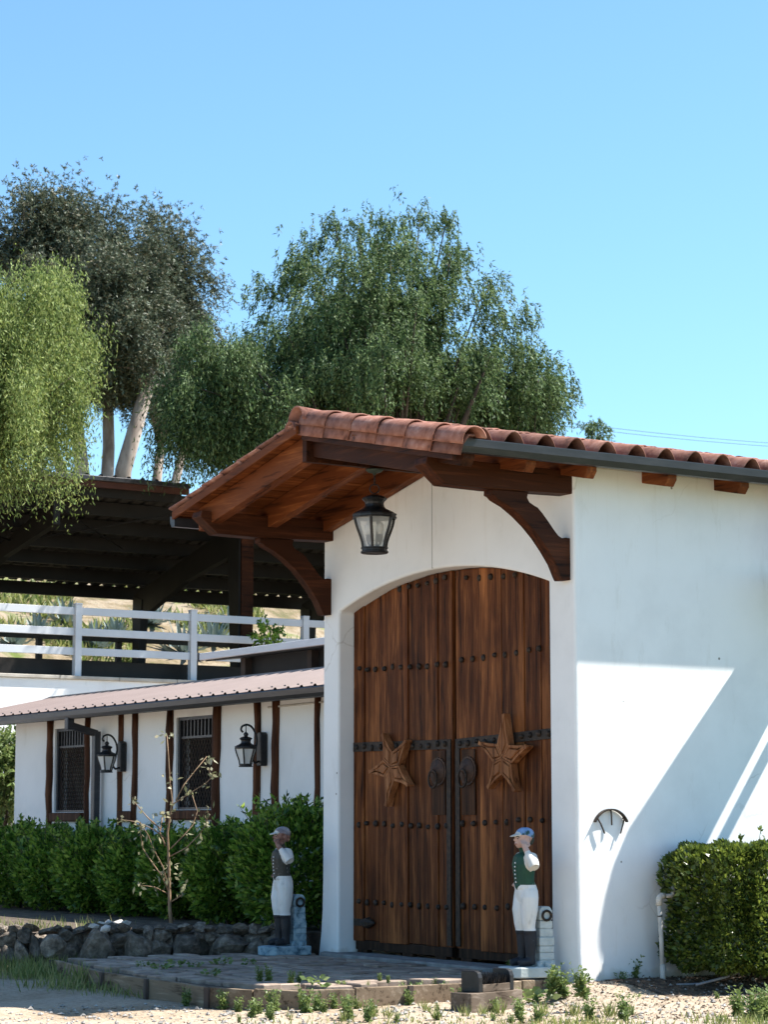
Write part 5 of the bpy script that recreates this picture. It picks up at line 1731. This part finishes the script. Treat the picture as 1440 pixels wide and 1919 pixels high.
AG = [(28, 1118, 0.55), (180, 1135, 0.75), (285, 1150, 0.65), (345, 1145, 0.9), (400, 1140, 0.8), (125, 1172, 0.6), (215, 1150, 0.5), (70, 1150, 0.5), (435, 1165, 0.7), (600, 1150, 0.7)]
ORD = ['first', 'second', 'third', 'fourth', 'fifth', 'sixth', 'seventh', 'eighth', 'ninth', 'tenth']
for i, (px, py, L_) in enumerate(sorted(AG)):
    X = -31.2 - (i % 3) * 0.9
    q = at(px, py, 0, X)
    rosette('agave', ORD[i] + ' blue-grey agave from the left on the slope behind the shelter', (X, q[1], float(hz(X, q[1]))), 26, L_ * 1.1, 0.15, AGAVE, 90 + i, 1.0, 'agaves on the slope')
for i, (px, py, L_) in enumerate(sorted([(545, 1150, 0.8), (572, 1180, 0.6), (500, 1160, 0.6), (250, 1150, 0.5), (448, 1180, 0.5)])):
    X = -30.6 - (i % 2) * 0.7
    q = at(px, py, 0, X)
    rosette('yucca', ORD[i] + ' yellow-green yucca from the left on the slope behind the shelter', (X, q[1], float(hz(X, q[1]))), 34, L_, 0.06, YUCCA, 120 + i, 1.0, 'yuccas on the slope')
# scrub on the slope
ns = 26000
PX = RNG.uniform(-38, -29.8, ns)
PY = RNG.uniform(4, 26, ns)
kp = (np.sin(PX * 1.7 + np.sin(PY * 1.1) * 2) + np.sin(PY * 1.3 + 1)) > 0.2
PX, PY = PX[kp], PY[kp]
Ps = np.stack([PX, PY, hz(PX, PY) - 0.02], -1)
Ds = np.stack([RNG.normal(0, .5, len(PX)), RNG.normal(0, .5, len(PX)), np.ones(len(PX))], -1)
tag(put('slope_scrub', quads_mesh('slope_scrub', leaf_quads(Ps, Ds, RNG.uniform(.10, .40, len(PX)), RNG.uniform(.03, .10, len(PX)), RNG)), GRASSM), 'low green scrub scattered over the dry slope', 'scrub', None, 'stuff')

# ------------------------------------------------------------------ weeds, grass, gravel in the yard
def weed_mesh(seed, kind):
    rng = np.random.default_rng(seed)
    P, D, L, W = [], [], [], []
    if kind == 'bushy':
        for k in range(13):
            a = rng.random() * 6.28
            lean = np.array([math.cos(a), math.sin(a), 0]) * rng.uniform(0.05, 0.5)
            h = rng.uniform(0.55, 1.0)
            for j in range(16):
                t = (j + 1) / 16
                P.append(lean * t * h * 0.8 + np.array([0, 0, h * t]) + rng.normal(size=3) * 0.02)
                D.append(rng.normal(size=3) + np.array([0, 0, 0.5]) + lean)
                L.append(0.26 * (1.1 - 0.6 * t)); W.append(0.10 * (1.1 - 0.5 * t))
            P.append(np.zeros(3)); D.append(lean * 0.8 + np.array([0, 0, 1])); L.append(h); W.append(0.03)
    elif kind == 'broad':
        for k in range(26):
            a = rng.random() * 6.28
            r = rng.uniform(0.05, 0.55)
            P.append(np.array([math.cos(a) * r, math.sin(a) * r, rng.uniform(0.05, 0.45)]))
            D.append(np.array([math.cos(a), math.sin(a), rng.uniform(-.2, 0.6)]))
            L.append(rng.uniform(0.3, 0.5)); W.append(rng.uniform(0.2, 0.3))
    else:
        for k in range(34):
            a = rng.random() * 6.28
            P.append(rng.normal(size=3) * np.array([.12, .12, 0]))
            D.append(np.array([math.cos(a) * rng.uniform(.1, .7), math.sin(a) * rng.uniform(.1, .7), 1]))
            L.append(rng.uniform(0.5, 1.0)); W.append(0.05)
    me = quads_mesh('weed', leaf_quads(np.array(P), np.array(D), np.array(L), np.array(W), rng))
    me.materials.append(WEED if kind != 'grass' else GRASSM)
    return me


WMs = {'bushy': [weed_mesh(k, 'bushy') for k in range(4)], 'broad': [weed_mesh(k, 'broad') for k in range(3)], 'grass': [weed_mesh(k, 'grass') for k in range(3)]}
wl = {'bushy': ('bushy small-leaved green weed in the dirt along the patio edging', 'bushy weeds along the edging'),
      'broad': ('low broad-leaved green weed beside the patio edging', 'broad-leaved weeds along the edging'),
      'grass': ('short tuft of green grass near the patio edging', 'grass tufts near the edging')}
rw_ = random.Random(5)
WD = [(349, 1884, .14, 'bushy'), (379, 1884, .14, 'bushy'), (418, 1892, .15, 'bushy'), (444, 1880, .12, 'bushy'), (472, 1906, .13, 'bushy'), (513, 1896, .17, 'bushy'), (573, 1902, .20, 'bushy'), (596, 1898, .16, 'bushy'), (545, 1878, .24, 'broad'),
      (652, 1910, .16, 'bushy'), (627, 1890, .12, 'bushy'), (690, 1912, .14, 'bushy'), (730, 1908, .12, 'grass'), (760, 1876, .15, 'bushy'), (782, 1876, .15, 'bushy'), (804, 1872, .16, 'bushy'), (829, 1876, .15, 'bushy'), (700, 1880, .12, 'bushy'), (655, 1886, .12, 'bushy'),
      (862, 1885, .15, 'bushy'), (898, 1886, .18, 'bushy'), (930, 1884, .16, 'bushy'), (970, 1842, .30, 'bushy'), (962, 1850, .22, 'bushy'), (1060, 1838, .34, 'bushy'), (1072, 1842, .25, 'bushy'), (1035, 1862, .22, 'bushy'), (1056, 1866, .20, 'bushy'), (1092, 1864, .22, 'bushy'),
      (984, 1880, .22, 'broad'), (1013, 1884, .22, 'broad'), (940, 1905, .15, 'grass'), (975, 1910, .15, 'bushy'), (1020, 1905, .14, 'grass'), (1185, 1846, .22, 'bushy'), (1165, 1848, .12, 'bushy'), (1105, 1912, .16, 'bushy'), (1140, 1908, .16, 'grass'), (1170, 1910, .18, 'bushy'),
      (1385, 1902, .20, 'bushy'), (1410, 1914, .24, 'bushy'), (1432, 1912, .24, 'bushy'), (1345, 1874, .07, 'bushy'), (1192, 1868, .06, 'broad'), (820, 1912, .13, 'grass'), (870, 1908, .12, 'grass'), (1075, 1905, .15, 'grass'), (150, 1850, .25, 'grass'), (200, 1855, .22, 'grass'), (300, 1862, .2, 'grass'), (455, 1860, .18, 'grass')]
for k in range(46):
    WD.append((rw_.uniform(420, 1200), rw_.uniform(1880, 1916), rw_.uniform(.05, .13), rw_.choice(['bushy', 'bushy', 'grass'])))
for i, (px, py, s, k) in enumerate(WD):
    q = at(px, py, 2, -0.13)
    q = at(px, py, 2, float(gz(q[0], q[1])))
    o = put('weed', WMs[k][rw_.randrange(len(WMs[k]))], None, None, loc=(q[0], q[1], q[2] - 0.005), rot=(0, 0, rw_.uniform(0, 6.28)), scale=(s * 1.35, s * 1.35, s * 1.2))
    lab = {(1060, 1838): 'tall bushy weed at the foot of the right pillar', (970, 1842): 'tall bushy weed between the boot scraper and right jockey statue', (1185, 1846): 'bushy weed in shade against the right stucco wall',
           (545, 1878): 'broad-leaved weed at the front corner of the timber edging', (1192, 1868): 'tiny broad-leaved seedling in the dirt below the right wall'}.get((px, py))
    if lab: tag(o, lab, 'weed')
    else: tag(o, wl[k][0], 'weed', wl[k][1])
PW = [(265, 1810, .10, 'broad'), (300, 1815, .12, 'broad'), (330, 1812, .14, 'broad'), (368, 1812, .11, 'broad'), (415, 1806, .13, 'broad'), (468, 1806, .11, 'broad'), (395, 1828, .13, 'broad'), (487, 1838, .14, 'bushy'), (504, 1838, .15, 'bushy'), (545, 1842, .12, 'bushy'), (560, 1840, .10, 'bushy'), (593, 1846, .17, 'broad'), (712, 1838, .08, 'bushy'), (728, 1840, .07, 'bushy'), (640, 1844, .07, 'broad'), (690, 1846, .06, 'grass')]
for i, (px, py, s, k) in enumerate(PW):
    q = at(px, py, 2, 0.0)
    o = put('weed', WMs[k][rw_.randrange(len(WMs[k]))], None, None, loc=(q[0], q[1], -0.004), rot=(0, 0, rw_.uniform(0, 6.28)), scale=(s, s, s))
    tag(o, 'small green weed growing between the patio flagstones', 'weed', 'weeds in the patio joints')

# grass patches
G = []
for (px, py, n, sx, h) in ((40, 1812, 900, 0.45, 0.22), (85, 1822, 600, 0.35, 0.20), (10, 1800, 500, 0.5, 0.25), (130, 1840, 350, 0.3, 0.14), (1110, 1908, 260, 0.28, 0.08), (1010, 1902, 180, 0.3, 0.06), (1400, 1908, 300, 0.25, 0.10), (760, 1900, 120, 0.4, 0.05), (900, 1905, 140, 0.4, 0.05), (560, 1908, 110, 0.4, 0.05), (230, 1850, 200, 0.3, 0.13)):
    q = at(px, py, 2, -0.13)
    xy = q[:2] + RNG.normal(size=(n, 2)) * sx * np.array([1.0, 0.7])
    kk = np.array([not inpoly(a, b, PATIO) and (a > 0.1 or b < 0) for a, b in xy])
    xy = xy[kk]
    n = len(xy)
    P = np.concatenate([xy, gz(xy[:, 0], xy[:, 1])[:, None] - 0.005], 1)
    D = np.stack([RNG.normal(0, .35, n), RNG.normal(0, .35, n), np.ones(n)], -1)
    G.append(leaf_quads(P, D, h * RNG.uniform(.4, 1.2, n), 0.012, RNG))
q0 = at(30, 1735, 2, 0.25)
n = 400
xy = np.array([-6.9, -2.5]) + RNG.normal(size=(n, 2)) * np.array([.3, .6])
P = np.concatenate([xy, np.full((n, 1), 0.2)], 1)
D = np.stack([RNG.normal(0, .35, n), RNG.normal(0, .35, n), np.ones(n)], -1)
G.append(leaf_quads(P, D, 0.14 * RNG.uniform(.4, 1.2, n), 0.010, RNG))
tag(put('grass', quads_mesh('grass', np.concatenate(G)), GRASSM), 'thin green and straw grass growing in the dirt yard', 'grass', None, 'stuff')

# gravel
n = 5200
PXY = np.stack([RNG.uniform(-3.2, 4.2, n), RNG.uniform(-6.5, 2.6, n)], -1)
kk = np.array([(not inpoly(a, b, PATIO)) and (a > 0.06 or b < -0.2) and a > -1.5 - b * 0.0 for a, b in PXY])
PXY = PXY[kk]
n = len(PXY)
S = 0.008 + 0.022 * RNG.random(n) ** 3
octv = np.array([[1, 0, 0], [0, 1, 0], [-1, 0, 0], [0, -1, 0], [0, 0, .7], [0, 0, -.7]])
octf = np.array([[0, 1, 4], [1, 2, 4], [2, 3, 4], [3, 0, 4], [1, 0, 5], [2, 1, 5], [3, 2, 5], [0, 3, 5]])
V = octv[None] * S[:, None, None] * RNG.uniform(.6, 1.3, (n, 6, 1))
ang = RNG.random(n) * 6.28
ca, sa_ = np.cos(ang), np.sin(ang)
Vx = V[:, :, 0] * ca[:, None] - V[:, :, 1] * sa_[:, None]
Vy = V[:, :, 0] * sa_[:, None] + V[:, :, 1] * ca[:, None]
V = np.stack([Vx + PXY[:, :1], Vy + PXY[:, 1:], V[:, :, 2] + gz(PXY[:, 0], PXY[:, 1])[:, None] + S[:, None] * 0.3], -1)
T = V[:, octf, :].reshape(-1, 3, 3)
tag(put('gravel', quads_mesh('gravel', T, 3), PEBBLE), 'loose gravel and small stones scattered over the dirt', 'gravel', None, 'stuff')
# dry leaf litter under the right hedge and in the bed
n = 2600
xy = np.concatenate([np.stack([RNG.uniform(0.05, 2.2, n), RNG.uniform(-0.9, 2.6, n)], -1), np.stack([RNG.uniform(-1.2, 3.2, 900), RNG.uniform(-4.5, -0.5, 900)], -1)])
xy = xy[np.array([not inpoly(a, b, PATIO) for a, b in xy])]
P = np.concatenate([xy, gz(xy[:, 0], xy[:, 1])[:, None] + 0.008], 1)
D = np.stack([RNG.normal(size=len(xy)), RNG.normal(size=len(xy)), RNG.normal(size=len(xy)) * 0.25], -1)
tag(put('leaf_litter', quads_mesh('leaf_litter', leaf_quads(P, D, RNG.uniform(.015, .05, len(xy)), 0.014, RNG)), LITTER), 'dry brown leaf litter on the ground below the right hedge', 'leaf litter', None, 'stuff')

# ------------------------------------------------------------------ overhead lines
for k, (ya, yb, lab) in enumerate(((803, 832, 'upper thin overhead wire above the tile roof at right'), (810, 838, 'lower thin overhead wire above the tile roof at right'))):
    a, b = away(1130, ya, 95), away(1500, yb + 5, 95)
    pts = []
    for i in range(13):
        t = -1.0 + 3.0 * i / 12
        q = a + (b - a) * t
        pts.append((q[0], q[1], q[2] + 0.25 * (t - .5) ** 2))
    tag(MB().tube(pts, 0.009, 4).build('overhead_wire', GUTTER), lab, 'wire')
